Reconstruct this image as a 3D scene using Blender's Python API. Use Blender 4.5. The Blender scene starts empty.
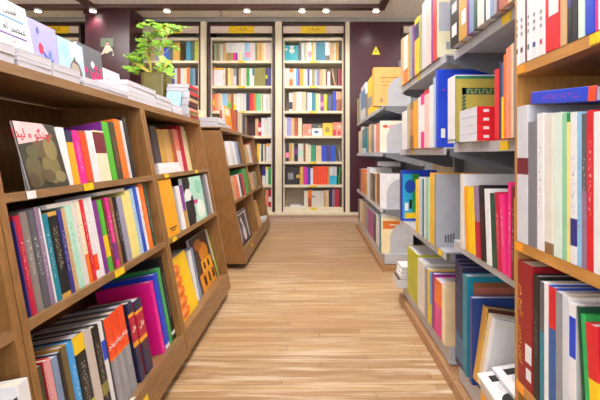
import bpy, bmesh, math, random
from mathutils import Vector, Matrix
random.seed(7)
SC = bpy.context.scene
COL = SC.collection
F, CX, CY, EYE = 420.0, 314.0, 155.0, 0.85     # focal length in px, vanishing point, eye height

# ------------------------------------------------------------------ materials
def lin(h):
    h = h.lstrip('#'); out = []
    for i in (0, 2, 4):
        c = int(h[i:i+2], 16)/255
        out.append(c/12.92 if c <= .04045 else ((c+.055)/1.055)**2.4)
    return (*out, 1.0)

PAL = {
 'white':'e9e8ea','off white':'dfdad2','cream':'efe2c0','pale grey':'cfd0d6','grey':'8f9096','dark grey':'56565c','taupe grey':'857a74',
 'black':'17161a','navy':'222448','indigo':'35307f','blue':'1c4fc4','royal blue':'1840c8','sky blue':'3f9fe0','pale blue':'a9cbe4',
 'light blue':'8fc4e6','cyan':'2fb0d8','teal':'0f7d92','deep teal':'0b6f86','blue grey':'7f93b4','mint':'b4e2cb','green':'2f9a4a','bright green':'4fae2e',
 'dark green':'1d4a38','olive':'8a8340','yellow green':'bfc52a','chartreuse':'b9b820','yellow':'f3c91a','pale yellow':'eee08c','amber':'f2a71e',
 'gold':'cf9f45','ochre':'c5973f','tan':'cda877','pale tan':'e2c79c','brown':'8a5a3a','dark brown':'3d2a22','orange':'ee7420','red orange':'f04a1c',
 'red':'d3202c','crimson':'b8163a','maroon':'6e1e2c','dark red':'8f1420','magenta':'e0178c','pink':'f08fb4','hot pink':'e0287a','pale pink':'efc9c4','salmon':'e88d74',
 'purple':'7a2a8a','mauve':'8e7590','lilac':'b3a9d6','lavender':'a4a0e0','lilac grey':'9a96ac','rust':'a8522e','olive black':'3a3a28','peach':'f3b98a',
}
MATS = {}
def nt(name):
    m = bpy.data.materials.new(name); m.use_nodes = True
    n = m.node_tree; n.nodes.clear()
    out = n.nodes.new('ShaderNodeOutputMaterial'); b = n.nodes.new('ShaderNodeBsdfPrincipled')
    n.links.new(b.outputs[0], out.inputs[0])
    return m, n, b
def mixc(n, a, b, fac):
    x = n.nodes.new('ShaderNodeMix'); x.data_type = 'RGBA'
    for v, i in ((fac, 0), (a, 6), (b, 7)):
        if isinstance(v, bpy.types.NodeSocket): n.links.new(v, x.inputs[i])
        else: x.inputs[i].default_value = v
    return x.outputs[2]
def ramp(n, src, p0, p1):
    r = n.nodes.new('ShaderNodeMapRange'); n.links.new(src, r.inputs[0])
    r.inputs[1].default_value = p0; r.inputs[2].default_value = p1
    return r.outputs[0]
def coords(n, scale=(1,1,1), kind='Object'):
    tc = n.nodes.new('ShaderNodeTexCoord'); mp = n.nodes.new('ShaderNodeMapping')
    mp.inputs['Scale'].default_value = scale
    n.links.new(tc.outputs[kind], mp.inputs[0]); return mp.outputs[0]
def noise(n, vec, scale, detail=2, rough=.5):
    x = n.nodes.new('ShaderNodeTexNoise'); x.inputs['Scale'].default_value = scale
    x.inputs['Detail'].default_value = detail; x.inputs['Roughness'].default_value = rough
    n.links.new(vec, x.inputs['Vector']); return x.outputs[0]
def mulf(n, a, k):
    x = n.nodes.new('ShaderNodeMath'); x.operation = 'MULTIPLY'; n.links.new(a, x.inputs[0]); x.inputs[1].default_value = k; return x.outputs[0]
def shade(hexc, f): 
    c = lin(hexc); return (c[0]*f, c[1]*f, c[2]*f, 1)

def cm(colour, rough=.38):
    """a printed card / paint colour with a faint procedural mottle"""
    key = ('c', colour, rough)
    if key in MATS: return MATS[key]
    h = PAL.get(colour, colour)
    m, n, b = nt(colour.replace(' ', '_'))
    f = ramp(n, noise(n, coords(n), 22, 2), .3, .7)
    n.links.new(mixc(n, shade(h, .92), shade(h, 1.06), f), b.inputs['Base Color'])
    b.inputs['Roughness'].default_value = rough
    MATS[key] = m; return m
def tm(colour, text):
    """cover colour printed with small broken lettering-like marks"""
    key = ('t', colour, text)
    if key in MATS: return MATS[key]
    m, n, b = nt(colour.replace(' ', '_') + '_print')
    f = ramp(n, noise(n, coords(n, (1, 1, .6)), 300, 1), .54, .64)
    n.links.new(mixc(n, lin(PAL.get(colour, colour)), lin(PAL.get(text, text)), mulf(n, f, .65)), b.inputs['Base Color'])
    b.inputs['Roughness'].default_value = .38
    MATS[key] = m; return m
def stripem(c1, c2, scale, name, axis='Z', dist=0):
    m, n, b = nt(name)
    w = n.nodes.new('ShaderNodeTexWave'); w.bands_direction = axis; w.inputs['Scale'].default_value = scale
    w.inputs['Distortion'].default_value = dist
    n.links.new(coords(n), w.inputs['Vector'])
    n.links.new(mixc(n, lin(PAL.get(c1, c1)), lin(PAL.get(c2, c2)), ramp(n, w.outputs['Fac'], .42, .58)), b.inputs['Base Color'])
    b.inputs['Roughness'].default_value = .4
    return m
def pagem(h, name, axis='X'):
    m, n, b = nt(name)
    w = n.nodes.new('ShaderNodeTexWave'); w.bands_direction = axis; w.inputs['Scale'].default_value = 95
    w.inputs['Distortion'].default_value = 5
    n.links.new(coords(n), w.inputs['Vector'])
    n.links.new(mixc(n, shade(h, .7), lin(h), w.outputs['Fac']), b.inputs['Base Color'])
    b.inputs['Roughness'].default_value = .8
    return m
PAGE = pagem('eee6d4', 'page_edges'); PAGEW = pagem('dddbe4', 'white_page_edges'); PAGET = pagem('d9bf95', 'tan_page_edges')

def woodm(name, c1, c2, grain=(1, 1, 1), rough=.42, sc=9):
    m, n, b = nt(name)
    v = coords(n, grain)
    a = noise(n, v, sc, 5, .6)
    f = ramp(n, a, .32, .68)
    w = n.nodes.new('ShaderNodeTexWave'); w.inputs['Scale'].default_value = sc*.35; w.inputs['Distortion'].default_value = 6
    w.inputs['Detail'].default_value = 2; n.links.new(v, w.inputs['Vector'])
    c = mixc(n, lin(c1), lin(c2), f)
    c = mixc(n, c, shade(c1, .8), ramp(n, w.outputs['Fac'], .6, 1.9))
    n.links.new(c, b.inputs['Base Color'])
    b.inputs['Roughness'].default_value = rough
    return m
WOOD_V = woodm('walnut_panel', '9c6f3c', '7c5730', (9, 9, 1.2))
WOOD_H = woodm('walnut_board', '967046', '795835', (9, 1.2, 9))
WOOD_BACK = woodm('walnut_back_board', '8a6236', '6e4d29', (1, 9, 1.4))
WOOD_R = woodm('oak_board', 'c68f4a', 'ae7836', (9, 1.2, 9))
WOOD_RV = woodm('oak_panel', 'bd8a4c', 'a5733a', (9, 9, 1.2))
WOOD_BASE = woodm('plinth_board', 'b88a60', '8d6645', (9, 1.2, 9))
METAL = cm('b9bbc2', .35); METAL_D = cm('72757c', .4); METAL_BK = cm('8d939b', .45)
CREAMW = woodm('cream_lacquer', 'eee4cc', 'e6dabd', (1, 1, 1), .4, 5)
DARKTRIM = woodm('dark_mahogany', '42201c', '35181a', (6, 6, 1), .35, 5)
PURPLE = woodm('aubergine_panel', '421722', '36121b', (14, 14, .5), .28, 6)
MAROONB = cm('4a2422', .5)
TAG = tm('f6cf12', 'a07c10'); TAGP = cm('f6cf12', .4)

def emitm(name, h, s):
    m = bpy.data.materials.new(name); m.use_nodes = True; n = m.node_tree; n.nodes.clear()
    o = n.nodes.new('ShaderNodeOutputMaterial'); e = n.nodes.new('ShaderNodeEmission')
    e.inputs[0].default_value = lin(h); e.inputs[1].default_value = s
    n.links.new(e.outputs[0], o.inputs[0]); return m

# ------------------------------------------------------------------ mesh helpers
class MB:
    def __init__(s): s.v = []; s.f = []; s.m = []
    def poly(s, idx, mi=0): s.f.append(tuple(idx)); s.m.append(mi)
    def pts(s, ps):
        b = len(s.v); s.v.extend([tuple(p) for p in ps]); return list(range(b, b+len(ps)))
    def box(s, x0, x1, y0, y1, z0, z1, mi=0):
        i = s.pts([(x0,y0,z0),(x1,y0,z0),(x1,y1,z0),(x0,y1,z0),(x0,y0,z1),(x1,y0,z1),(x1,y1,z1),(x0,y1,z1)])
        for q in ((0,3,2,1),(4,5,6,7),(0,1,5,4),(1,2,6,5),(2,3,7,6),(3,0,4,7)): s.poly([i[k] for k in q], mi)
    def prism(s, prof, ax, a0, a1, mi=0):
        """prof: 2-D outline in the two other axes (y,z / x,z / x,y), extruded along axis ax"""
        def P(p, a): return {'x':(a,p[0],p[1]), 'y':(p[0],a,p[1]), 'z':(p[0],p[1],a)}[ax]
        A = s.pts([P(p, a0) for p in prof]); B = s.pts([P(p, a1) for p in prof]); n = len(prof)
        s.poly(A, mi); s.poly(B[::-1], mi)
        for k in range(n): s.poly([A[k], B[k], B[(k+1)%n], A[(k+1)%n]], mi)
    def tube(s, path, rad, seg=8, mi=0, caps=True):
        rings = []
        n = len(path)
        for i, p in enumerate(path):
            p = Vector(p)
            d = (Vector(path[min(i+1, n-1)]) - Vector(path[max(i-1, 0)])).normalized()
            u = d.cross(Vector((0, 0, 1)));
            if u.length < 1e-3: u = d.cross(Vector((1, 0, 0)))
            u.normalize(); w = d.cross(u)
            r = rad[i] if isinstance(rad, (list, tuple)) else rad
            rings.append(s.pts([p + u*(r*math.cos(2*math.pi*k/seg)) + w*(r*math.sin(2*math.pi*k/seg)) for k in range(seg)]))
        for a, b in zip(rings, rings[1:]):
            for k in range(seg): s.poly([a[k], a[(k+1)%seg], b[(k+1)%seg], b[k]], mi)
        if caps: s.poly(rings[0][::-1], mi); s.poly(rings[-1], mi)
    def build(s, name, mats, parent=None, M=None, bevel=0, smooth=False):
        me = bpy.data.meshes.new(name); me.from_pydata(s.v, [], s.f)
        if not isinstance(mats, (list, tuple)): mats = [mats]
        for m in mats: me.materials.append(m)
        for p, mi in zip(me.polygons, s.m): p.material_index = mi; p.use_smooth = smooth
        bm = bmesh.new(); bm.from_mesh(me); bmesh.ops.recalc_face_normals(bm, faces=bm.faces)
        bm.to_mesh(me); bm.free()
        o = bpy.data.objects.new(name, me); COL.objects.link(o)
        if M is not None: o.matrix_local = M
        if parent is not None: o.parent = parent
        if bevel:
            b = o.modifiers.new('edge', 'BEVEL'); b.width = bevel; b.segments = 2; b.limit_method = 'ANGLE'
        return o
def bx(name, mats, x0, x1, y0, y1, z0, z1, parent=None, bevel=0):
    """a box with its own origin at its base centre"""
    c = Vector(((x0+x1)/2, (y0+y1)/2, z0)); b = MB()
    b.box(x0-c.x, x1-c.x, y0-c.y, y1-c.y, 0, z1-z0)
    loc = c - (parent.location if parent is not None and parent.type == 'EMPTY' else Vector())
    return b.build(name, mats, parent, Matrix.Translation(loc), bevel)
def frame(o, ex, ey, ez):
    M = Matrix.Identity(4)
    for i, e in enumerate((ex, ey, ez)):
        for r in range(3): M[r][i] = e[r]
    for r in range(3): M[r][3] = o[r]
    return M
def tag(o, label, cat, group=None):
    o['label'] = label; o['category'] = cat
    if group: o['group'] = group
    return o
def struct(o): o['kind'] = 'structure'; return o
def thing(name, label, cat, loc=(0, 0, 0), group=None):
    o = bpy.data.objects.new(name, None); COL.objects.link(o); o.location = loc; o.empty_display_size = .1
    return tag(o, label, cat, group)

# lettering ---------------------------------------------------------
AR = {'ا':(0xFE8D,2),'آ':(0xFE81,2),'ب':(0xFE8F,4),'پ':(0xFB56,4),'ت':(0xFE95,4),'ج':(0xFE9D,4),'چ':(0xFB7A,4),'ح':(0xFEA1,4),'خ':(0xFEA5,4),
 'د':(0xFEA9,2),'ر':(0xFEAD,2),'ز':(0xFEAF,2),'س':(0xFEB1,4),'ش':(0xFEB5,4),'ص':(0xFEB9,4),'ع':(0xFEC9,4),'ف':(0xFED1,4),'ق':(0xFED5,4),'ک':(0xFB8E,4),
 'گ':(0xFB92,4),'ل':(0xFEDD,4),'م':(0xFEE1,4),'ن':(0xFEE5,4),'ه':(0xFEE9,4),'و':(0xFEED,2),'ی':(0xFBFC,4)}
def shape_ar(t):
    out = []
    for i, c in enumerate(t):
        if c not in AR: out.append(c); continue
        base, n = AR[c]
        pj = i > 0 and t[i-1] in AR and AR[t[i-1]][1] == 4
        nj = i < len(t)-1 and t[i+1] in AR and n == 4
        k = (3 if nj else 1) if pj else (2 if nj else 0)
        out.append(chr(base+k))
    return ''.join(reversed(out))
def lettering(text, size, mat, parent, M, name='lettering', arabic=True, bold=.0):
    """flat raised print: text lies in local XY of M, centred"""
    c = bpy.data.curves.new(name, 'FONT'); c.body = shape_ar(text) if arabic else text
    c.size = size; c.align_x = 'CENTER'; c.align_y = 'CENTER'; c.resolution_u = 1; c.offset = bold; c.extrude = .0002
    t = bpy.data.objects.new('tmp', c); COL.objects.link(t)
    dg = bpy.context.evaluated_depsgraph_get()
    me = bpy.data.meshes.new_from_object(t.evaluated_get(dg)); bpy.data.objects.remove(t)
    me.name = name; me.materials.clear(); me.materials.append(mat)
    o = bpy.data.objects.new(name, me); COL.objects.link(o); o.parent = COVER.get(parent.name, parent); o.matrix_local = M
    return o

# ------------------------------------------------------------------ books
def book_mesh(t, h, d, colour, side=None, bands=(), text=None, hard=False, paper=True, spine_mat=None, side_mat=None):
    """U-shaped cover: local x thickness 0..t, y depth (spine at 0), z height. bands: (z0,z1,colour) on the spine"""
    c = min(.0026 if hard else .0013, t*.25); b = min(.003 if hard else .0008, t*.3)
    mats = [side_mat or cm(side or colour), spine_mat or cm(colour)]
    zs = {0.0, h}
    for z0, z1, _ in bands: zs.add(z0*h); zs.add(z1*h)
    tz = None
    if text:
        tz = (random.uniform(.2, .38)*h, random.uniform(.68, .86)*h); zs.update(tz)
        mats.append(tm(colour, text))
    zs = sorted(zs)
    mb = MB()
    ring = [(0,d),(0,b),(b,0),(t*.3,0),(t*.7,0),(t-b,0),(t,b),(t,d),(t-c,d),(t-c,c),(c,c),(c,d)]
    R = [mb.pts([(x, y, z) for x, y in ring]) for z in zs]
    bmats = {}
    for k in range(len(zs)-1):
        zc = (zs[k]+zs[k+1])/2; sm = 1
        for z0, z1, cc in bands:
            if z0*h < zc < z1*h:
                if cc not in bmats: bmats[cc] = len(mats); mats.append(cm(cc))
                sm = bmats[cc]
        for j in range(12):
            mi = 0
            if 1 <= j <= 5: mi = sm
            if j == 3 and tz and tz[0] < zc < tz[1] and sm == 1: mi = 2
            mb.poly([R[k][j], R[k][(j+1)%12], R[k+1][(j+1)%12], R[k+1][j]], mi)
    for r in (R[0], R[-1]):
        mb.poly([r[0], r[1], r[10], r[11]]); mb.poly([r[1], r[2], r[3], r[4], r[5], r[6], r[9], r[10]], 1); mb.poly([r[6], r[7], r[8], r[9]])
    return mb, mats, c
COVER = {}
def book(M, t, h, d, colour, label, side=None, bands=(), text=None, hard=False, pages='w', parts=True, group=None, name='book', cat='book', **k):
    if not parts:
        mb = MB(); zs = sorted({0.0, h} | {z*h for z0, z1, _ in bands for z in (z0, z1)})
        mats = [cm(side or colour), cm(colour), PAGE if pages == 'c' else PAGEW]
        R = [mb.pts([(0,0,z),(t,0,z),(t,d,z),(0,d,z)]) for z in zs]; bm_ = {}
        for i in range(len(zs)-1):
            zc = (zs[i]+zs[i+1])/2/h; sm = 1
            for z0, z1, cc in bands:
                if z0 < zc < z1:
                    if cc not in bm_: bm_[cc] = len(mats); mats.append(cm(cc))
                    sm = bm_[cc]
            for j, mi in ((0, sm), (1, 0), (2, 2), (3, 0)):
                mb.poly([R[i][j], R[i][(j+1)%4], R[i+1][(j+1)%4], R[i+1][j]], mi)
        mb.poly(R[0], 2); mb.poly(R[-1], 2)
        return tag(mb.build(name, mats, None, M), label, cat, group)
    mb, mats, c = book_mesh(t, h, d, colour, side, bands, text, hard, **k)
    o = bpy.data.objects.new(name, None); COL.objects.link(o); o.matrix_local = M; o.empty_display_size = .05
    tag(o, label, cat, group)
    COVER[o.name] = mb.build('cover', mats, o)
    i = .003 if hard else .0004
    p = MB(); p.box(c+.0001, t-c-.0001, c+.0001, d-max(i, .0006), i, h-i)
    p.build('pages', {'w': PAGEW, 'c': PAGE, 't': PAGET}[pages], o)
    return o

ORD = ['first','second','third','fourth','fifth','sixth','seventh','eighth','ninth','tenth','eleventh','twelfth']
NUM = ['no','one','two','three','four','five','six','seven','eight','nine','ten','eleven','twelve']
def labels_for(items, place):
    """items: list of (colour, noun, look) left to right -> a label for each that singles it out"""
    out = []
    cols = [c for c, _, _ in items]
    for i, (c, noun, look) in enumerate(items):
        same = [j for j, x in enumerate(cols) if x == c]
        adj = (look+' ') if look else ''
        if look and sum(1 for x in items if x[2] == look) == 1 and len(look.split()) > 1:
            out.append(f'{look} {noun} on {place}'); continue
        if len(same) == 1:
            out.append(f'{adj}{c} {noun} on {place}'); continue
        l = cols[i-1] if i else None; r = cols[i+1] if i+1 < len(cols) else None
        sig = lambda j: (cols[j-1] if j else None, cols[j+1] if j+1 < len(cols) else None)
        if l and r and l != c and r != c and sum(1 for j in same if sig(j) == (l, r)) == 1 and len((l+' '+r).split()) <= 3:
            out.append(f'{c} {noun} between {l} and {r} on {place}' if l != r else f'{c} {noun} between two {l} ones on {place}'); continue
        out.append(f'{ORD[same.index(i)]} of {NUM[len(same)]} {c} {noun}s from left on {place}')
    return out

REAR = []      # requests for the small far books, sorted by size at the end
N_BOOKS = [0]
ANG = math.atan(.188); SA, CA = math.sin(ANG), math.cos(ANG)
UPL = Vector((-SA, 0, CA)); INL = Vector((-CA, 0, -SA))
def frontx(z): return -.506-.188*(z-.04)
INTS = {'L': [(.0235,.8255),(.8735,1.6665),(1.7155,2.5365),(3.1435,3.9665),(4.0155,4.8365)],
        'R': [(-.385,.9475),(.9825,1.4975),(1.607,2.4425),(3.119,3.9945),(4.0085,4.892)],
        'B': [((px0-314)*5.44/420+.0005, (px1-314)*5.44/420-.0005) for px0, px1 in ((139.6,198),(211.95,271.05),(284.55,342.05))]}
def row(side, spec, start, place, Z, X=None, set_=.012, parts=True, mid=.5, hdef=60, d=.15, texts=True, Yb=5.44, far=False):
    """build a row of standing books. spec: (right px, colour, height px, opts). px are spine boundaries in the photo,
    turned into positions along the shelf."""
    items = []; cur = start; lean_prev = 0; off = None
    for e in spec:
        px, colour = e[0], e[1]; hp = e[2] if len(e) > 2 and e[2] else hdef; o = dict(e[3]) if len(e) > 3 else {}
        if colour is None: cur = px; continue
        items.append((cur, px, colour, hp, o)); cur = px
    labs = labels_for([(c, o.get('noun', 'book'), o.get('look')) for _, _, c, _, o in items], place)
    group = 'books on ' + place
    prev_end = None
    for (p0, p1, c, hp, o), lab in zip(items, labs):
        st = o.get('set', set_)
        if side == 'L':
            hh = .2
            xm = frontx(Z) - st*CA - SA*hh*mid
            y0, y1 = F*xm/(p0-CX), F*xm/(p1-CX); h = hp*(y0+y1)/2/F/CA
            if 'nearest left case' in place and 'upper' not in place: y0, y1 = [1.66-(1.66-q)*.955 if q < 1.66 else q for q in (y0, y1)]
            s0, s1 = y0, y1
            ex, ey, ez = Vector((0, 1, 0)), INL, UPL
            base = Vector((frontx(Z), 0, Z)) + INL*st + UPL*.0006
            mk = lambda s: Vector((base.x, s, base.z))
        elif side == 'R':
            xm = X + st
            y0, y1 = F*xm/(p0-CX), F*xm/(p1-CX); s0, s1 = -y0, -y1; h = hp*(y0+y1)/2/F
            ex, ey, ez = Vector((0, -1, 0)), Vector((1, 0, 0)), Vector((0, 0, 1))
            mk = lambda s: Vector((xm, -s, Z+.0006))
        else:
            k = Yb/F
            s0, s1 = (p0-CX)*k, (p1-CX)*k; h = hp*k
            ex, ey, ez = Vector((1, 0, 0)), Vector((0, 1, 0)), Vector((0, 0, 1))
            mk = lambda s: Vector((s, Yb+st, Z+.0006))
        th = math.radians(o.get('lean', 0))          # + leans its top to the left
        n = o.get('n', 1)
        t = (s1-s0)/n - .0007
        m_ = -(s0+s1)/2 if side == 'R' else (s0+s1)/2
        cand = INTS[side]
        for lo, hi in [min(cand, key=lambda iv: max(iv[0]-m_, m_-iv[1]))]:
            if True:
                if side == 'R': lo, hi = -hi, -lo
                s0, s1 = max(s0, lo), min(s1, hi)
                if side == 'B': s1 -= .0022
                if s1-s0 < .0035*n:
                    if s0 > hi-.004: s0 = hi-.0035*n
                    s1 = s0+.0035*n
                t = (s1-s0)/n - .0007
                break
        a = s0
        if prev_end is not None and a < prev_end: a = prev_end
        t = min(t, s1-a-.0007)
        if t < .003: t = .003
        if th > 0 and lean_prev != th: a += max(0, h*math.sin(th) - .002) if not o.get('nogap') else 0
        if th:
            cx, sx = math.cos(th), math.sin(th)
            ex2 = ex*cx + ez*sx; ez2 = ez*cx - ex*sx
        else: ex2, ez2 = ex, ez
        org = mk(a)
        if th < 0: org = org + ez*(t*abs(math.sin(th)))
        if o.get('tip'):                              # tipped back in its own plane
            q = math.radians(o['tip']); ey2 = ey*math.cos(q) - ez2*math.sin(q); ez2 = ez2*math.cos(q) + ey*math.sin(q)
            org = org + ez*(o.get('d', d)*math.sin(q))
        else: ey2 = ey
        M = frame(org, ex2, ey2, ez2)
        prev_end = a + t/math.cos(th) + .0007; lean_prev = th
        kw = dict(side=o.get('side'), bands=o.get('bands', ()), hard=o.get('hard', t > .02), pages=o.get('pages', random.choice('wwc')),
                  parts=parts, group=group)
        if parts:
            if texts and 'text' not in o and random.random() < .8:
                dark = sum(lin(PAL.get(c, c))[:3]) < 1.1
                o['text'] = 'f2f1f0' if dark else random.choice(['33333c', '33333c', '8f1420'])
            kw['text'] = o.get('text') if t > .008 else None
            if 'mat' in o: kw['spine_mat'] = o['mat']
            if 'smat' in o: kw['side_mat'] = o['smat']
        args = (M, t, h, o.get('d', d + random.uniform(-.012, .012)), c, lab)
        if far: REAR.append((t*h/(M.translation.y**2), args, kw))
        else:
            ob = book(*args, **kw); N_BOOKS[0] += 1
            if 'post' in o: o['post'](ob, t, h, args[3])
TILT = [0]
def flatbook(x, y, z, L, W, T, colour, label, faces='+x', side=None, pages='w', group=None, hard=False, text=None, bands=(), yaw=0, name='book', cat='book'):
    """a book lying flat; x,y = the corner nearest the aisle end (spine line start), spine faces +x or -y or -x"""
    up = Vector((0, 0, 1))
    inn = {'+x': Vector((-1,0,0)), '-x': Vector((1,0,0)), '-y': Vector((0,1,0)), '+y': Vector((0,-1,0))}[faces]
    inn = Matrix.Rotation(math.radians(yaw), 3, 'Z') @ inn
    if TILT[0]:
        q = math.radians(TILT[0]); up = Vector((0, -math.sin(q), math.cos(q)))
    al = up.cross(inn)
    N_BOOKS[0] += 1
    return book(frame((x, y, z+.0006), up, inn, al), T-.0008, L, W, colour, label, side=side, pages=pages, hard=hard, group=group, text=text, bands=bands, name=name, cat=cat)
def faceout(side, y0, y1, h, t, colour, label, Z, X=None, set_=.01, extra=0, group=None, up=None, inn=None, org=None, s=None, **k):
    """a book shown cover-out; returns (object, width). cover plane is local x=0, local y runs from the right edge to the left"""
    if side == 'L':
        s, inn, up = Vector((0,1,0)), INL, UPL
        q = math.radians(extra); inn2 = inn*math.cos(q) - up*math.sin(q); up = up*math.cos(q) + inn*math.sin(q); inn = inn2
        org = Vector((frontx(Z), y1, Z)) + INL*set_ + UPL*(.0006 + t*math.sin(q))
    elif side == 'B':
        s, inn, up = Vector((1,0,0)), Vector((0,1,0)), Vector((0,0,1)); org = Vector((y1, X, Z+.0006))
        q = math.radians(extra); inn2 = inn*math.cos(q) - up*math.sin(q); up = up*math.cos(q) + inn*math.sin(q); inn = inn2
        org.z += t*math.sin(q)
    w = y1-y0
    N_BOOKS[0] += 1
    o = book(frame(org, inn, -s, up), t, h, w, colour, label, group=group, **k)
    return o, w
def art(o, w, shapes, x=-.0004, name='cover_print', mats=None, dz=0):
    """flat printed shapes on a cover (local x=0 face), u from the left edge, v up: (kind, colour, ...)"""
    groups = {}
    for sh in shapes: groups.setdefault(sh[1], []).append(sh)
    first = True
    for n_, (colour, L) in enumerate(groups.items()):
        mb = MB(); xx = x - .00015*n_
        for sh in L:
            if sh[0] == 'r': P = [(sh[2],sh[4]),(sh[3],sh[4]),(sh[3],sh[5]),(sh[2],sh[5])]
            elif sh[0] == 'e': P = [(sh[2]+sh[4]*math.cos(a*math.pi/9), sh[3]+sh[5]*math.sin(a*math.pi/9)) for a in range(18)]
            else: P = sh[2]
            mb.prism([(w-u, v) for u, v in P], 'x', xx, xx+.0003)
        mb.build(name, mats[colour] if mats and colour in mats else cm(colour), COVER.get(o.name, o))

def Yp(px, X): return F*X/(px-CX)
def Zp(py, Y): return EYE + (CY-py)*Y/F
def Xp(px, Y): return (px-CX)*Y/F
def art_near(o, t, shapes, name='cover_print', mats=None):
    groups = {}
    for sh in shapes: groups.setdefault(sh[1], []).append(sh)
    for n_, (colour, L) in enumerate(groups.items()):
        mb = MB(); xx = t + .0001 + .00015*n_
        for sh in L:
            if sh[0] == 'r': P = [(sh[2],sh[4]),(sh[3],sh[4]),(sh[3],sh[5]),(sh[2],sh[5])]
            elif sh[0] == 'e': P = [(sh[2]+sh[4]*math.cos(a*math.pi/9), sh[3]+sh[5]*math.sin(a*math.pi/9)) for a in range(18)]
            else: P = sh[2]
            mb.prism(P, 'x', xx, xx+.0003)
        mb.build(name, mats[colour] if mats and colour in mats else cm(colour), COVER.get(o.name, o))

# ------------------------------------------------------------------ the room
CEIL = 2.62
def floor_mat():
    m, n, b = nt('worn_plank_floor')
    v = coords(n)
    br = n.nodes.new('ShaderNodeTexBrick'); br.inputs['Scale'].default_value = 1; br.inputs['Brick Width'].default_value = 1.15
    br.inputs['Row Height'].default_value = .045; br.inputs['Mortar Size'].default_value = .0016; br.inputs['Mortar Smooth'].default_value = .4
    br.inputs['Color1'].default_value = lin('bd986a'); br.inputs['Color2'].default_value = lin('a37c53'); br.inputs['Mortar'].default_value = lin('74543a')
    br.offset = .37; br.offset_frequency = 3; br.squash = .8; br.squash_frequency = 2; n.links.new(v, br.inputs['Vector'])
    g = noise(n, coords(n, (1.4, 30, 1)), 3, 5, .65)
    c = mixc(n, br.outputs[0], lin('86623f'), ramp(n, g, .45, .8))
    g2 = noise(n, coords(n, (.9, 15, 1)), 2.2, 4, .7)
    big = noise(n, v, 1.1, 2)
    mul = n.nodes.new('ShaderNodeMath'); mul.operation = 'MULTIPLY'
    n.links.new(ramp(n, g2, .47, .64), mul.inputs[0]); n.links.new(ramp(n, big, .3, .75), mul.inputs[1])
    c = mixc(n, c, lin('dccdb4'), mul.outputs[0])
    n.links.new(c, b.inputs['Base Color'])
    n.links.new(ramp(n, g2, 0, 1), b.inputs['Roughness'])
    r = n.nodes.new('ShaderNodeMapRange'); n.links.new(g2, r.inputs[0]); r.inputs[3].default_value = .24; r.inputs[4].default_value = .46
    n.links.new(r.outputs[0], b.inputs['Roughness'])
    bp = n.nodes.new('ShaderNodeBump'); bp.inputs['Strength'].default_value = .25; bp.inputs['Distance'].default_value = .004
    n.links.new(br.outputs['Fac'], bp.inputs['Height']); bp.invert = True
    n.links.new(bp.outputs[0], b.inputs['Normal'])
    return m
X0, X1, Y0, Y1 = -4.6, 3.2, -2.2, 5.85
struct(bx('floor', floor_mat(), X0, X1, Y0, Y1, -.06, 0))
CEILM = cm('ece8e6', .8)
struct(bx('ceiling', CEILM, X0, X1, Y0, Y1, CEIL, CEIL+.06))
WALLM = cm('ddd6c8', .8)
struct(bx('wall_back', WALLM, X0, X1, Y1, Y1+.08, 0, CEIL))
struct(bx('wall_left', WALLM, X0-.08, X0, Y0, Y1, 0, CEIL))
struct(bx('wall_right', WALLM, X1, X1+.08, Y0, Y1, 0, CEIL))
# shop front behind the viewer: a wall with a wide window added for frontal fill
mb = MB()
for a in ((X0, -2.6, 0, CEIL), (2.2, X1, 0, CEIL), (-2.6, 2.2, 0, .5), (-2.6, 2.2, 2.35, CEIL)): mb.box(a[0], a[1], Y0-.08, Y0, a[2], a[3])
struct(mb.build('wall_front', WALLM))
mb = MB()
for x in (-2.6, -1.02, .58, 2.15): mb.box(x, x+.05, Y0-.07, Y0-.01, .5, 2.35)
mb.box(-2.6, 2.2, Y0-.07, Y0-.01, .5, .55); mb.box(-2.6, 2.2, Y0-.07, Y0-.01, 2.3, 2.35)
struct(mb.build('added_window_1', DARKTRIM))
# plinth under the rear bookcases, cornice above, dark columns
mb = MB(); mb.box(X0, X1, 5.33, Y1, 0, .088, 0); mb.box(X0, X1, 5.3, Y1, .088, .114, 1)
struct(mb.build('trim_1', [woodm('plinth_front', 'd9bfae', 'cbb09c', (1,9,9)), CREAMW]))
struct(bx('trim_2', cm('8c8a86', .6), X0, X1, 5.4, Y1, 2.565, CEIL))
mb = MB(); mb.box(-2.75, -2.21, 5.04, 5.44, 0, CEIL); mb.box(-2.765, -2.195, 5.025, 5.44, 2.54, CEIL)
col = struct(mb.build('column', PURPLE, bevel=.006))
struct(bx('trim_3', PURPLE, .462, 1.12, 5.405, Y1, .114, 2.565, bevel=.004))
for n_, (xa, xb) in enumerate(((-1.46, -1.385), (-.5, -.415), (.405, .458))):
    mb = MB(); mb.box(xa, xb, 5.405, Y1, .114, 2.565); mb.box(xa+.02, xb-.02, 5.39, 5.405, .114, 2.565)
    struct(mb.build('trim_%d' % (4+n_), CREAMW))
# ceiling beams that carry the spots
BEAM = cm('4a2f2c', .4)
struct(bx('ceiling_beam', BEAM, -3.6, .84, 4.92, 5.02, 2.575, CEIL))
mb = MB(); mb.prism([(-2.66, 4.92), (-2.58, 4.92), (-2.58, 2.0), (-2.66, 2.0)], 'z', 2.576, CEIL)
struct(mb.build('ceiling_beam', BEAM))
mb = MB(); mb.prism([(.76, 4.92), (.84, 4.92), (.84, 2.0), (.76, 2.0)], 'z', 2.576, CEIL)
struct(mb.build('ceiling_beam', BEAM))

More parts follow.
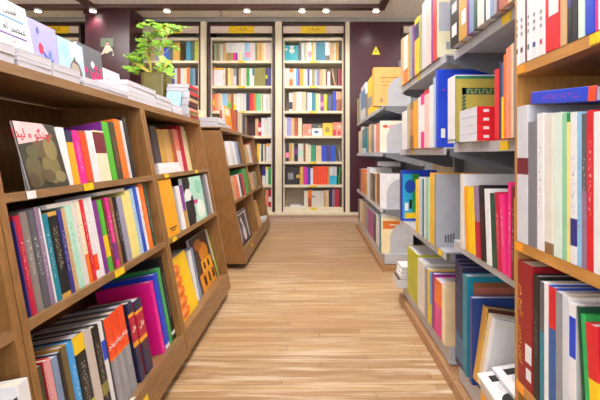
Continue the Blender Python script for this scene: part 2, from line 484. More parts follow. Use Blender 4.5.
GLOW = emitm('spot_glow', 'fff4e0', 14)
SPOTX = [(38, 'far left one above the rear bookcase sign'), (93, 'in front of the dark column'), (167, 'above the plant'), (247, 'before the pale cornice, third from right'),
         (302, 'second from right of the row'), (326, 'rightmost of the main row'), (376, 'at the right beam corner')]
def area(name, loc, rot, sx, sy, e, col=(1, 1, 1)):
    l = bpy.data.lights.new(name, 'AREA'); l.shape = 'RECTANGLE'; l.size = sx; l.size_y = sy; l.energy = e; l.color = col
    o = bpy.data.objects.new(name, l); COL.objects.link(o); o.location = loc; o.rotation_euler = rot; return o
def cyl(r0, r1, z0, z1, n=16, mb=None, cx=0, cy=0, mi=0):
    mb = mb or MB()
    A = mb.pts([(cx+r0*math.cos(2*math.pi*k/n), cy+r0*math.sin(2*math.pi*k/n), z0) for k in range(n)])
    B = mb.pts([(cx+r1*math.cos(2*math.pi*k/n), cy+r1*math.sin(2*math.pi*k/n), z1) for k in range(n)])
    mb.poly(A[::-1], mi); mb.poly(B, mi)
    for k in range(n): mb.poly([A[k], A[(k+1)%n], B[(k+1)%n], B[k]], mi)
    return mb
for px, where in SPOTX:
    x = Xp(px, 4.97)
    t = thing('ceiling_spotlight', 'small lit ceiling spotlight under the dark beam, ' + where, 'spotlight', (x, 4.97, 2.575), 'ceiling spotlights on the beam')
    cyl(.042, .042, -.022, 0).build('housing', cm('d8d4d0'), t)
    cyl(.034, .034, -.03, -.0225).build('lamp', GLOW, t)
    l = bpy.data.lights.new('spot_beam', 'SPOT'); l.energy = 24; l.spot_size = 1.9; l.spot_blend = .8; l.color = (1, .95, .88); l.shadow_soft_size = .04
    o = bpy.data.objects.new('spot_beam', l); COL.objects.link(o); o.location = (x, 4.97, 2.53); o.rotation_euler = (.35, 0, 0)
# the cord hanging from the ceiling
mb = MB(); mb.tube([(Xp(221, 5.0), 5.0, CEIL), (Xp(219, 5.0), 5.0, 2.57), (Xp(222, 5.0), 5.0, 2.54), (Xp(220, 5.0), 5.0, 2.5)], .006)
tag(mb.build('hanging_cord', cm('3a3030')), 'short dark cord hanging from the ceiling above the left rear bookcase', 'cord')

PANEL = emitm('panel_glow', 'fffaf2', 3.0)
for (x, y, where) in ((-2.7, .2, 'front left'), (-2.7, 3.4, 'rear left'), (0, .5, 'over the near aisle'), (0, 2.0, 'over the middle of the aisle'), (2.1, .2, 'front right'), (2.1, 3.4, 'rear right'), (-.1, 3.5, 'over the aisle end')):  # hanging panels invented out of view to brighten the room
    t = thing('added_light_panel', 'added out-of-view hanging light panel ' + where, 'ceiling light', (x, y, 2.4), 'added fill light panels')
    mb = MB()
    for a in ((-.32, .32, -.32, -.29), (-.32, .32, .29, .32), (-.32, -.29, -.29, .29), (.29, .32, -.29, .29)): mb.box(*a, 0, .03)
    mb.build('light_frame', cm('white'), t)
    bx('diffuser', PANEL, x-.29, x+.29, y-.29, y+.29, 2.408, 2.422, t)
    mb = MB()
    for sx in (-.25, .25): mb.tube([(sx, 0, .03), (sx, 0, CEIL-2.4)], .004)
    mb.build('hanger', METAL, t)
    area('added_panel_light', (x, y, 2.39), (0, 0, 0), .56, .56, 33, (1, .985, .97)); area('added_panel_uplight', (x, y, 2.44), (math.pi, 0, 0), .56, .56, 130 if y > 3 else 70, (1, .985, .98))  # the added uplights lift the ceiling, strongest towards the rear
area('fill_daylight', (-.2, Y0-.12, 1.5), (math.radians(90), 0, 0), 4.6, 1.8, 230, (.95, .98, 1))  # added light outside the invented window, fills faces turned to the viewer

# ------------------------------------------------------------------ left display cases
def left_case(y0, y1, label, casters=True):
    t = thing('display_bookcase', label, 'bookcase', (-.8, y0, 0), 'slanted walnut display cases on the left')
    ox, oy = -.8, y0
    L = lambda ps: [(x-ox, z) for x, z in ps]
    W = y1-y0; P = .022
    prof = L([(frontx(.04), .04), (frontx(1.05), 1.05), (-1.08, 1.05), (-1.08, .04)])
    for a, b in ((.001, P), (W-P, W-.001)):
        m = MB(); m.prism(prof, 'y', a, b); m.build('side_panel', WOOD_V, t)
    m = MB(); m.prism(L([(frontx(1.05)+.004, 1.035), (frontx(1.06)+.004, 1.0605), (-1.09, 1.0605), (-1.09, 1.035)]), 'y', .001, W-.001)
    # the top lies over the side panels
    m.build('top_board', WOOD_H, t)
    def plank(z, depth, th, setb=0):
        p = Vector((frontx(z), 0, z)) + INL*setb
        q = p + INL*depth
        a, b, c, d = p, q, q - UPL*th, p - UPL*th
        return L([(v.x, v.z) for v in (a, b, c, d)])
    sh = []
    for z in (.77, .505):
        m = MB(); m.prism(plank(z, .30, .02), 'y', P, W-P); sh.append(m.build('shelf', WOOD_H, t))
    m = MB(); m.prism(plank(.135, .30, .02), 'y', P, W-P); sh.append(m.build('bottom_shelf', WOOD_H, t))
    m = MB(); m.prism(L([(frontx(.115), .1145), (frontx(.115)-.02, .1145-.004), (frontx(.045)-.02, .045), (frontx(.045), .045)]), 'y', P, W-P)
    sh.append(m.build('kick_board', WOOD_H, t))
    # back board, parallel to the front
    def bp(z): return frontx(z)-.315
    m = MB(); m.prism(L([(max(bp(.05), -1.06), .05), (max(bp(1.03), -1.06), 1.03), (max(bp(1.03), -1.06)-.012, 1.03), (max(bp(.05), -1.06)-.012, .05)]), 'y', P, W-P)
    m.build('back_board', WOOD_BACK, t)
    for cx in (-.57, -1.0):
        for cy in (.16, W-.16):
            m = MB(); m.prism([(cx-ox+.02*math.cos(k*math.pi/8), .02+.02*math.sin(k*math.pi/8)) for k in range(16)], 'y', cy-.012, cy+.012)
            m.box(cx-ox-.012, cx-ox+.012, cy-.016, cy-.0125, .018, .06, 0); m.box(cx-ox-.012, cx-ox+.012, cy+.0125, cy+.016, .018, .06, 0)
            m.build('caster', cm('c8c6c2' if casters else 'black'), t)
    t['_sh'] = 0
    del t['_sh']
    return t, sh
def shelf_tag(sh, y, z, w=.055, h=.024, m=None, slope=True, x=None, name='shelf_tag', off=.002):
    """little yellow ticket on the front lip"""
    mb = MB(); mb.box(0, .0012, -w/2, w/2, -h/2, h/2)
    root = sh.parent
    if x is None: x = frontx(z)
    M = Matrix.Translation(Vector((x+off, y, z)) - root.location)
    if slope: M = M @ Matrix.Rotation(-ANG, 4, 'Y')
    o = mb.build(name, m or TAG, sh, M, 0); return o

C0, s0 = left_case(.0, .849, 'slanted walnut case nearest the viewer, cut off at the lower left')
C1, s1 = left_case(.85, 1.69, 'slanted walnut case holding the big closest row of books')
C2, s2 = left_case(1.692, 2.56, 'slanted walnut case under the potted plant')
C3, s3 = left_case(3.12, 3.99, 'slanted walnut case past the gap, its broad end panel in view')
C4, s4 = left_case(3.992, 4.86, 'slanted walnut case at the far end of the left row')
for sh, py, w in ((s1[0], 88, .05), (s1[1], 119, .06)):
    z = .76 if sh is s1[0] else .495
    shelf_tag(sh, Yp(py, frontx(z)), z, w, .02)
shelf_tag(s1[3], 1.265, .095, .075, .03); shelf_tag(s1[0], .95, .76, .03, .018, cm('white'))
mb = MB(); mb.box(-.007, .007, -.04, .04, 0, .0012)
mb.build('price_strip', cm('off white'), s1[2], Matrix.Translation(Vector((frontx(.135)-.0088, 1.2, .1340))-C1.location) @ Matrix.Rotation(-ANG, 4, 'Y'))
for sh, px, z in ((s2[0], 166, .76), (s2[0], 196, .76), (s2[1], 174, .495), (s3[1], 245, .495), (s4[0], 252.5, .765), (s4[1], 259, .495)):
    shelf_tag(sh, Yp(px, frontx(z)), z, .05, .018)
shelf_tag(s3[3], 3.5, .1, .05, .02)
shelf_tag(s1[0], .915, 1.047, .04, .022, cm('off white')) if False else None
# ------------------------------------------------------------------ right-hand racks
def rack(name, y0, y1, label, levels, group, base=True, x0=.5, depth=.3, tags=()):
    t = thing(name, label, 'shelving', (x0, y1, 0), group)
    ox, oy = x0, y1
    W = y1-y0
    def part(n, m, xa, xb, ya, yb, za, zb, p=None, bev=0):
        b = MB(); b.box(xa-ox, xb-ox, ya-oy, yb-oy, za, zb); return b.build(n, m, p or t, None, bev)
    for ya, yb in ((y0+.004, y0+.034), (y1-.034, y1-.004)):
        part('upright', METAL_D, x0+depth+.012, x0+depth+.06, ya, yb, .045, 1.75)
    part('back_panel', METAL_BK, x0+depth+.062, x0+depth+.066, y0+.002, y1-.002, .05, 1.7)
    sh = []
    for z in levels:
        b = MB(); b.prism([(0, z), (depth+.01, z), (depth+.01, z-.006), (.006, z-.006), (.006, z-.03), (0, z-.03)], 'y', y0+.004-oy, y1-.004-oy)
        s_ = b.build('shelf', METAL, t); sh.append(s_)
        for ya in (y0+.0045, y1-.0065):
            b = MB(); b.prism([(.02, z-.0062), (depth+.01, z-.0062), (depth+.01, z-.1), (depth-.03, z-.1), (.02, z-.035)], 'y', ya-oy, ya+.002-oy)
            b.build('bracket', METAL_D, s_)
    if base:
        part('bottom_shelf', METAL, x0+.018, x0+depth, y0+.004, y1-.004, .05, levels[-1] if False else .118)
        part('base_board', WOOD_BASE, x0-.005, x0+depth+.3, (1.507 if y0 == 1.6 else y0+.001), y1-.001, 0, .045, None, .004)
    for k, y, w in tags:
        b = MB(); b.box(-.0012, 0, -w/2, w/2, -.012, .012)
        b.build('shelf_tag', TAG, sh[k], Matrix.Translation((-.0005, y-oy, levels[k]-.015)))
        b = MB(); b.prism([(.005*math.cos(q*math.pi/6), .005*math.sin(q*math.pi/6)) for q in range(12)], 'x', -.003, 0)
        b.build('screw', METAL, sh[k], Matrix.Translation((-.0005, y-oy+.16, levels[k]-.015)))
    return t, sh
RA, ra = rack('metal_shelving', .975, 1.505, 'grey metal rack bay next to the near wooden case', (1.22, .89, .548), 'grey metal racks on the right',
              tags=((0, 1.09, .05), (1, 1.1, .05)))
RB, rb = rack('metal_shelving', 1.6, 2.45, 'grey metal rack bay with the picture album at its far end', (1.235, .88, .48), 'grey metal racks on the right',
              tags=((0, 2.0, .05), (1, 2.12, .05), (2, 1.66, .05)))
RC, rc = rack('metal_shelving', 3.075, 4.0, 'grey metal rack bay with rounded bookends facing the cross aisle', (1.215, .87, .455), 'grey metal racks on the right')
RD, rd = rack('metal_shelving', 4.002, 4.9, 'farthest grey metal rack bay near the dark wall panel', (1.215, .87, .455), 'grey metal racks on the right')
# sheet-metal bookends on the near end of the far rack
def bookend(z, label, x=.545, h=.19, y=3.115, w=.17):
    b = MB(); r = .11
    P = [(0, 0), (0, h-r)] + [(r-r*math.cos(a*math.pi/16), h-r+r*math.sin(a*math.pi/16)) for a in range(1, 9)] + [(w, h), (w, 0)]
    b.prism([(px_, pz) for px_, pz in P], 'y', 0, .0025)
    o = tag(b.build('bookend', METAL, None, Matrix.Translation((x, y, z+.0005))), label, 'bookend', 'metal bookends of the far rack')
    b = MB(); b.box(.02, w, -.03, -.0001, 0, .0015); 
    b.build('foot_plate', METAL, o)
    return o
# near right wooden bookcase
RWL = (1.05, .657, .345, .05)
RW = thing('wooden_bookcase', 'golden wooden bookcase at the right edge, nearest the viewer', 'bookcase', (.46, .962, 0))
def rwp(n, m, xa, xb, ya, yb, za, zb, p=None, bev=0):
    b = MB(); b.box(xa-.46, xb-.46, ya-.962, yb-.962, za, zb); return b.build(n, m, p or RW, None, bev)
for ya, yb in ((.948, .962), (-.4, -.386)): rwp('side_panel', WOOD_RV, .46, .76, ya, yb, 0, 1.78)
rwp('back_panel', cm('4b3622', .6), .752, .76, -.386, .948, 0, 1.78)
rws = [rwp('shelf', WOOD_R, .457, .752, -.386, .948, z-.022, z) for z in RWL]
rwp('top_board', WOOD_R, .455, .765, -.402, .964, 1.78, 1.805)
for z, y, m in ((1.05, .925, TAGP), (1.05, .678, TAG), (.657, .935, TAGP), (.345, .93, TAGP)):
    b = MB(); b.box(-.0012, 0, -.016, .016, -.0085, .0085)
    k = RWL.index(z)
    b.build('shelf_tag', cm('f09a28') if m is TAGP else m, rws[k], Matrix.Translation((-.0035, y-.962, z-.011)))

# ------------------------------------------------------------------ rows on the left cases
pl = 'upper shelf of nearest left case'
row('L', [(68,'white',58,{'text':None}),(75,'amber',54,{'bands':[(.78,1,'navy')],'text':None}),(82,'magenta',53,{'text':'f2f1f0'}),(89,'rust',52,{'bands':[(.05,.95,'red orange')]}),
 (96,'white',51,{'text':'8f1420'}),(107,'cream',50,{'bands':[(.55,.97,'maroon')],'text':None}),(113,'bright green',58,{'side':'purple','text':None,'d':.19}),(119,'olive black',57,{'text':'ee7420'}),
 (125,'orange',59,{'text':'33333c'}),(128,'pale grey',57),(132,'black',60,{'text':None})], 60, pl, .77, hdef=55, d=.1)
pl = 'middle shelf of nearest left case'
STRIPE = stripem('cf2330', 'f2d6d6', 75, 'red_white_stripes')
row('L', [(12,'indigo',100),(19,'crimson',103,{'text':'f0c8c8','hard':True}),(27,'taupe grey',103,{'text':'e9e4dc','hard':True}),(34.5,'dark grey',101,{'text':'e9e4dc','hard':True}),(39.5,'mauve',100,{'text':'e9e4dc'}),(41.5,'white',97),
 (47.5,'teal',89,{'text':'f2f1f0','pages':'w'}),(58,'black',87,{'text':'efe2c0','bands':[(.0,.05,'gold'),(.95,1,'gold')],'side':'gold'}),(62.5,'indigo',85),(66.5,'tan',84),(73.5,'mint',84,{'text':'1d4a38'}),(78.5,'off white',83,{'text':'17161a'}),
 (82.5,'cream',82,{'bands':[(0,.35,'orange')]}),(87,'red',82,{'text':'f2f1f0'}),(91.5,'white',80,{'text':'d3202c','bands':[(.1,.3,'red orange')]}),(95.5,'white',80,{'text':'ee7420','look':'orange-lettered white'}),(100.5,'purple',74,{'side':'orange'}),
 (105.5,'bright green',72,{'bands':[(.2,.5,'yellow')],'text':None}),(108.5,'maroon',70),(112.5,'magenta',70,{'bands':[(.1,.35,'purple')]}),(116.5,'brown',68),(120.5,'black',66,{'text':'f2f1f0'}),(126,'lilac grey',64,{'text':'56565c'}),
 (130.5,'pale yellow',63,{'text':None}),(135,'pale yellow',65,{'text':None}),(138.5,'pale blue',65),(142,'blue',66,{'text':'f2f1f0'}),(144.5,'white',63),(149,'orange',64,{'text':'f2f1f0'}),(152,'dark green',63,{'side':'white'})], 10.5, pl, .505, hdef=75, d=.16)
pl = 'bottom shelf of nearest left case'
def orange_top(o, t, h, d): pass
ORT = (.56, 1, 'red orange')
row('L', [(45,'olive black',128,{'text':'e8d820','bands':[(.0,.06,'yellow')]}),(48,None),(55.5,'red',124,{'mat':STRIPE,'text':None}),(61.5,'blue grey',118,{'text':'17161a','bands':[(.4,.6,'teal')]}),(65.5,'black',117),(72,'ochre',117,{'bands':[(.0,1,'6b5a36')],'text':None}),
 (78.5,'sky blue',113,{'text':'f2f1f0'}),(89.5,'black',110,{'bands':[(0,.38,'yellow green'),(.84,1,'yellow')],'text':'f2f1f0','look':'black and yellow-green'}),(97.5,'taupe grey',104,{'bands':[(0,1,'c9bdb4')],'text':'33333c'}),(104.5,'black',98,{'bands':[(.3,.42,'olive')],'text':'e8d8c0','hard':True,'look':'olive-banded black'}),
 (108,'white',96,{'bands':[(.6,.8,'royal blue')]})], 39, pl, .135, hdef=105, d=.18, set_=.018)
def spine_word(word, size, zf, colour):
    def f(o, t, h, d):
        lettering(word, size, cm(colour), o, frame(Vector((t/2, -.0008, h*zf)), Vector((1,0,0)), Vector((0,0,1)), Vector((0,-1,0))), 'spine_lettering', bold=.0004)
    return f
G1 = {'post':spine_word('نثر', .017, .69, 'f2f1f0'),'bands':[ORT,(.53,.56,'orange')],'text':'f7f3f2','hard':True,'side':'dark grey'}
row('L', [(123,'grey',90,G1),(129.5,'grey',88,G1),(136,'grey',86,G1),(139.3,None),(144.2,'navy',78,{'bands':[(.5,.82,'crimson'),(.44,.5,'amber'),(.82,.86,'amber')],'hard':True,'text':'d3202c','post':spine_word('فال', .018, .66, 'f3e2c4')}),(145.4,None),
 (152.5,'navy',72,{'bands':[(.5,.82,'crimson'),(.44,.5,'amber'),(.82,.86,'amber')],'hard':True,'text':'d3202c','side':'crimson','post':spine_word('فال', .024, .66, 'f3e2c4')}),(162.5,None),(165.4,'hot pink',71,{'text':None,'bands':[(0,1,'magenta')],'side':'magenta','d':.2}),(166.3,None),(170.2,'royal blue',73,{'text':None,'bands':[(0,.05,'white')],'d':.2}),
 (173.3,'green',74,{'text':'f2f1f0','d':.21}),(178.7,'black',80,{'text':'f2f1f0','bands':[(.06,.1,'white')],'d':.22})], 117, 'lower ledge of nearest left case', .135, hdef=90, d=.19, mid=0, set_=.022)
# picture book shown cover-out
VG, w = faceout('L', .96, 1.115, .165, .006, '2e2a1c', 'dark figure-painting picture book facing out on upper shelf of nearest left case', .77, set_=.004, extra=5)
q_ = w/.18
art(VG, w, [(k, c, *[v*q_ for v in r]) for k, c, *r in [('e','5a5030',.04,.05,.035,.045),('e','766a40',.115,.06,.04,.05),('e','5f4a2c',.085,.12,.03,.035),('e','857848',.13,.115,.03,.035),('e','54502c',.05,.105,.03,.02),('e','857850',.145,.03,.025,.018),
 ('e','4a3a24',.024,.022,.02,.02),('e','54462a',.09,.034,.03,.02),('e','7a5a38',.12,.155,.035,.012)]] + [('p','e9c3c3',[(0,.164),(0,.108),(.094,.122),(.12,.14),(.105,.164)])])
M = frame(Vector((-.0018, w-.054, .134)), Vector((0,-1,0)), Vector((0,0,1)), Vector((-1,0,0)))
lettering('چنگو و لیدا', .031, cm('c8203c'), VG, M, 'cover_lettering', bold=.0006)
flatbook(frontx(.77)-.024, 1.4, .7635, .21, .16, .006, 'white', 'thin white booklet lying flat at the lip of the upper shelf, nearest left case', text=None) if False else None
# books lying across the standing ones
for (ya, yb, z, lab) in ((1.02, 1.2, .7115, 'off-white book lying across the teal and black ones, nearest left case'), (1.26, 1.44, .7115, 'off-white book lying across the red and green ones, nearest left case')):
    w_ = yb-ya
    base = Vector((frontx(.505), ya, .505)) + INL*.014 + UPL*(z-.505)/CA
    book(frame(base + Vector((0, w_, 0)) + UPL*(.2195-.2103 if ya < 1.1 else .229-.2103), UPL, INL, Vector((0,-1,0))), .011, w_, .13, 'off white', lab, text='56565c', group=None); N_BOOKS[0] += 1

# second case
pl = 'upper shelf of second left case'
row('L', [(161,'dark grey',49,{'text':'f2f1f0','bands':[(0,1,'3a3236')],'noun':'book'}),(167,'ochre',45,{'text':'8a5a3a'}),(170,'tan',44),(173,'gold',44,{'text':None}),(177,'brown',43,{'bands':[(.2,.7,'rust')]}),(181.5,'salmon',43,{'bands':[(0,.5,'pale pink')]}),
 (185.5,'crimson',46,{'text':None}),(189,'cream',45),(191.3,'pale yellow',40)], 155, pl, .77, d=.12, set_=.09, hdef=44)
p = Vector((frontx(.77)+.006, 2.07, .7665))
for k, (T, sh, lab) in enumerate(((.026, 0, 'lower of two thick white books lying at the lip, upper shelf, second left case'), (.021, .012, 'upper of two thick white books lying at the lip, upper shelf, second left case'))):
    base = Vector((frontx(.77), 2.06-sh, .77)) + INL*(.004+sh*.3) + UPL*(.0006+k*.0262)
    book(frame(base, UPL, INL, Vector((0,-1,0))), T-.0006, .3-sh*2, .078, 'white', lab, text=None, side='white', group='white books lying on the second left case'); N_BOOKS[0] += 1
YB, w = faceout('L', 1.735, 1.885, .245, .02, 'amber', 'bright yellow book facing out on middle shelf of second left case', .505, set_=.006, bands=[(0,1,'yellow')])
art(YB, w, [('r','6a4a10',.03,.12,.03,.038),('r','6a4a10',.05,.1,.02,.026)])
row('L', [(183,'white',43,{'text':'56565c'}),(186,'purple',42,{'text':None,'bands':[(0,.4,'ochre')]})], 179.5, 'middle shelf of second left case', .505, d=.15, set_=.01)
PB, w = faceout('L', 2.035, 2.37, .235, .016, 'mint', 'mint picture album with a black figure, facing out, middle shelf of second left case', .505, set_=.008)
art(PB, w, [('r','17161a',0,.12,.0,.12),('p','17161a',[(0,.235),(0,.16),(.06,.15),(.12,.2),(.11,.235)]),('e','f2f1f0',.06,.15,.05,.03),('r','d0208a',.135,.2,.095,.115),('e','e8f4ee',.24,.06,.07,.05),('e','8fd0b8',.26,.18,.06,.04),('r','17161a',.1,.135,.03,.14)])
row('L', [(209.5,'grey',40,{'text':None}),(210.5,'white',39)], 207.6, 'far end of middle shelf of second left case', .505, d=.15, set_=.012)
# bottom ledge of the second case
OB, w = faceout('L', 1.745, 2.03, .27, .016, 'yellow', 'yellow book with rolled orange shapes on its cover, bottom ledge of second left case', .135, set_=.035, extra=4)
art(OB, w, [('r','f0842a',.0,.085,.0,.0)] if False else [('e','ee7a24',.105,.03+.046*k,.06,.026) for k in range(5)] + [('e','f6a95a',.095,.036+.046*k,.035,.008) for k in range(5)] + [('e','c9551a',.11,.014+.046*k,.045,.005) for k in range(5)])
row('L', [(197,'white',50,{'text':None}),(199,'blue grey',50,{'text':None})], 194.5, 'bottom ledge of second left case', .135, d=.13, set_=.05, mid=.4)
AB, w = faceout('L', 2.165, 2.525, .29, .018, 'dark brown', 'dark album with golden arches on the cover, bottom ledge of second left case', .135, set_=.05, extra=4)
sh_ = [('r','d98a1c',.03,.31,.0,.09),('e','c97a18',.19,.185,.085,.055),('r','e6a02a',.1,.3,.09,.15),('e','9a5a20',.12,.24,.07,.03)]
for k in range(3): sh_ += [('r','3d1e12',.085+.085*k,.125+.085*k,.02,.055),('e','3d1e12',.105+.085*k,.055,.02,.02)]
for k in range(2): sh_ += [('r','4a2412',.13+.08*k,.165+.08*k,.1,.125),('e','4a2412',.1475+.08*k,.125,.0175,.015)]
sh_ += [('r','b9a0c8',.315,.335,.1,.29),('r','b9d86a',.335,.36,.0,.29)]
art(AB, w, sh_)

# third and fourth cases (small in the picture)
pl = 'upper shelf of third left case'
row('L', [(231,'white',24),(233.5,'pale grey',24),(236,'white',23),(238.6,'blue grey',23),(240.3,'navy',22)], 227, pl, .77, parts=False, d=.14, far=True)
row('L', [(232,'off white',23),(234,'tan',23),(236,'salmon',22),(238,'orange',22),(240,'white',22),(242,'navy',21),(244,'red',21),(248,'green',24)], 229.5, 'middle shelf of third left case', .505, parts=False, d=.14, far=True)
FB, w = faceout('L', 3.2, 3.75, .26, .02, 'black', 'black album with pale figure facing out on bottom ledge of third left case', .135, set_=.03, extra=3)
art(FB, w, [('e','b9a8d0',.1,.12,.05,.1),('e','e8e4ee',.28,.08,.06,.06),('p','e8e4ee',[(.2,.2),(.3,.1),(.34,.1),(.24,.22)]),('r','d8d4da',.44,.48,.02,.24),('r','d8d4da',.06,.5,.235,.245)])
row('L', [(248.4,'tan',18),(249.8,'white',18),(251.2,'pale grey',18),(253,'rust',20)], 246.5, 'upper shelf of farthest left case', .77, parts=False, d=.14, far=True)
row('L', [(253.6,'tan',16),(255,'mauve',16),(256.6,'olive',16)], 251.6, 'middle shelf of farthest left case', .505, parts=False, d=.14, far=True)
GB, w = faceout('L', 4.05, 4.45, .25, .02, 'gold', 'golden orange album facing out on bottom ledge of farthest left case', .135, set_=.03, extra=3)
art(GB, w, [('r','d98a2a',.03,.2,.02,.23)])
base = Vector((frontx(.135), 4.8, .135)) + INL*.01 + UPL*.0006
book(frame(base, UPL, INL, Vector((0,-1,0))), .03, .3, .2, 'white', 'white book lying flat on bottom ledge of farthest left case', text=None); N_BOOKS[0] += 1

# the cut-off case in the lower left corner
row('L', [(0,'black',150,{'text':None}),(10,'off white',148,{'text':None}),(22,'black',152,{'text':None,'side':'white'}),(34,'white',156,{'text':None})], -40, 'lowest shelf of lower left corner case', .135, mid=1.2, d=.2, set_=-.04)

# ------------------------------------------------------------------ on top of the left cases
T1 = 1.0605
def stack(x, y, L, W, Ts, cols, labs, group, faces='+x', jit=.006, text=None, pages='w', yaw=0, z=T1, hard=False, side=None):
    for k, (T, c, lab) in enumerate(zip(Ts, cols, labs)):
        j = random.uniform(0, jit)
        if k >= 0 and side is None: xx, yy, fc = x-j-W, y-L-random.uniform(0, jit), '-x'
        else: xx, yy, fc = x-j, y-random.uniform(0, jit), faces
        flatbook(xx, yy, z, L, W, T, c, lab, fc, pages=pages, group=group, text=text, yaw=yaw+random.uniform(-.8, .8), hard=hard, side=side)
        z += T
    return z
g = 'white stacks on the nearest left case'
def lev(n): return {1:['only'],2:['lower','upper'],3:['bottom','middle','top'],4:['bottom','second','third','top']}[n]
zt = stack(-.7, .985, .2, .15, (.022, .022), ['white']*2, ['lower white book of the stack under the striped-cover book', 'upper white book of the stack under the striped-cover book'], g, faces='+x', jit=.001)
zt2 = stack(-.7, 1.123, .128, .16, (.015, .013, .016), ['white']*3, [f'{a} thick white book in front of the lavender cover' for a in lev(3)], g, jit=.001)
zt3 = stack(-.7, 1.258, .128, .15, (.02, .019), ['white', 'white'], [f'{a} white book in front of the pale blue ring cover' for a in lev(2)], g, jit=.001)
zt4 = stack(-.695, 1.575, .3, .21, (.009, .009, .01), ['pale grey', 'white', 'white'], [f'{a} slim white magazine before the charcoal book' for a in lev(3)], g)
zt5 = stack(-.697, 1.865, .28, .2, (.018, .019, .018, .018), ['white']*4, [f'{a} white magazine of the broad stack left of the plant' for a in lev(4)], g)
zt6 = stack(-.7, 2.075, .2, .15, (.022, .022, .018), ['white', 'pale grey', 'white'], [f'{a} white book of the low stack right in front of the plant' for a in lev(3)], g)
zt7 = stack(-.7, 2.24, .155, .12, (.022, .02), ['pale grey', 'white'], [f'{a} small white book beside the coloured stack' for a in lev(2)], g)
cs = ['dark red', 'olive', 'salmon', 'black', 'maroon', 'tan', 'black', 'red', 'dark grey', 'red']
zt8 = stack(-.7, 2.555, .185, .125, (.019,)*10, cs, [f'{a} book of the tall stack right of the plant' for a in
   ('dark red lowest', 'olive', 'salmon', 'lower black', 'maroon', 'tan', 'upper black', 'red second highest' if False else 'red third highest', 'dark grey', 'topmost red')], 'tall coloured stack beside the plant', side='pale grey')
# books standing cover-out behind the stacks
def cover(y0, y1, h, t, colour, label, x, z=T1, extra=6, **k):
    q = math.radians(extra); up = Vector((-math.sin(q), 0, math.cos(q))); inn = Vector((-math.cos(q), 0, -math.sin(q)))
    return faceout('X', y0, y1, h, t, colour, label, z, s=Vector((0,1,0)), up=up, inn=inn, org=Vector((x, y1, z+.0006+t*math.sin(q))), **k)
cvM = lambda u, v, w: frame(Vector((-.0014, w-u, v)), Vector((0,-1,0)), Vector((0,0,1)), Vector((-1,0,0)))
AV, w = cover(.9, 1.085, .118, .016, 'white', 'white book with blue and purple stripes standing on the near white stack', -.722, z=zt+.002, extra=12, bands=[(0,1,'e2d8c4')])
art(AV, w, [('r','1f7fb4',0,.165,.07,.075),('r','5a1f8a',0,.165,.026,.031)])
lettering('عنصر آو انکا', .026, cm('33303c'), AV, cvM(.105, .049, w), 'cover_lettering')
lettering('همین تر از', .022, cm('33303c'), AV, cvM(.1, .092, w), 'cover_lettering')
lettering('کتاب', .012, cm('8a8690'), AV, cvM(.11, .014, w), 'cover_lettering')
WB, w = cover(1.18, 1.29, .175, .014, 'white', 'plain white book standing left of the lavender one', -.862)
LV, w = cover(1.297, 1.435, .215, .012, 'lavender', 'lavender book with a small red and blue drawing behind the white stack', -.862, bands=[(0,1,'white')])
k_ = w/.195
art(LV, w, [('e','c8203c',.05,.13,.012,.018),('p','2c3c9a',[(.058,.128),(.08,.108),(.1,.112),(.128,.08),(.124,.075),(.095,.098),(.075,.1),(.056,.12)]),('e','5a7ad0',.095,.118,.008,.016),('e','3a4a9a',.04,.185,.007,.012)])
RG, w = cover(1.44, 1.6, .2, .014, 'pale blue', 'pale blue book with a stone ring picture behind the white stack', -.862, bands=[(0,1,'f4efe6')])
art(RG, w, [('e','9accd8',.045,.16,.03,.025),('e','c9e6ee',.11,.165,.045,.035),('e','6a5a50',.1,.075,.042,.06),('e','a89a8c',.096,.08,.03,.048),('e','f2f4f4',.098,.07,.017,.026),('p','5a4e46',[(.08,.125),(.096,.15),(.11,.12)])])
CH, w = cover(1.61, 1.79, .225, .016, 'dark grey', 'charcoal book with pink calligraphy behind the magazines', -.885, bands=[(0,1,'7aa09a')])
art(CH, w, [('e','e8e4e4',.1,.155,.014,.014)])
lettering('نقره', .09, cm('e0186a'), CH, cvM(.095, .12, w), 'cover_lettering', bold=.002)
SW, w = cover(1.8, 1.96, .165, .01, 'white', 'small white leaflet standing right of the charcoal book', -.892)
art(SW, w, [('r','8a8a90',.03,.08,.12,.125),('r','b0b0b4',.03,.1,.1,.104),('r','b0b0b4',.03,.1,.085,.089)])
MF = flatbook(-.77, 1.115, zt2, .1, .07, .006, 'dark red', 'thin dark red booklet on top of the middle white stack', text=None, yaw=4)
# pale blue booklet leaning on the coloured stack
q = math.radians(20)
ob = book(frame(Vector((-.735, 2.3, T1+.034)), Vector((0, math.cos(q), -math.sin(q)))*1, Vector((-1,0,0)), Vector((0, math.sin(q), math.cos(q)))), .008, .125, .09, 'sky blue', 'thin blue and white booklet leaning against the tall coloured stack', side='pale blue', text='f2f1f0') if False else None
LB = book(frame(Vector((-.74, 2.315, T1+.0335)), Vector((0, math.cos(q), -math.sin(q))), Vector((-1,0,0)), Vector((0, math.sin(q), math.cos(q)))), .009, .12, .085, 'teal', 'thin blue booklet leaning against the tall coloured stack', side='pale blue', text='f2f1f0'); N_BOOKS[0] += 1
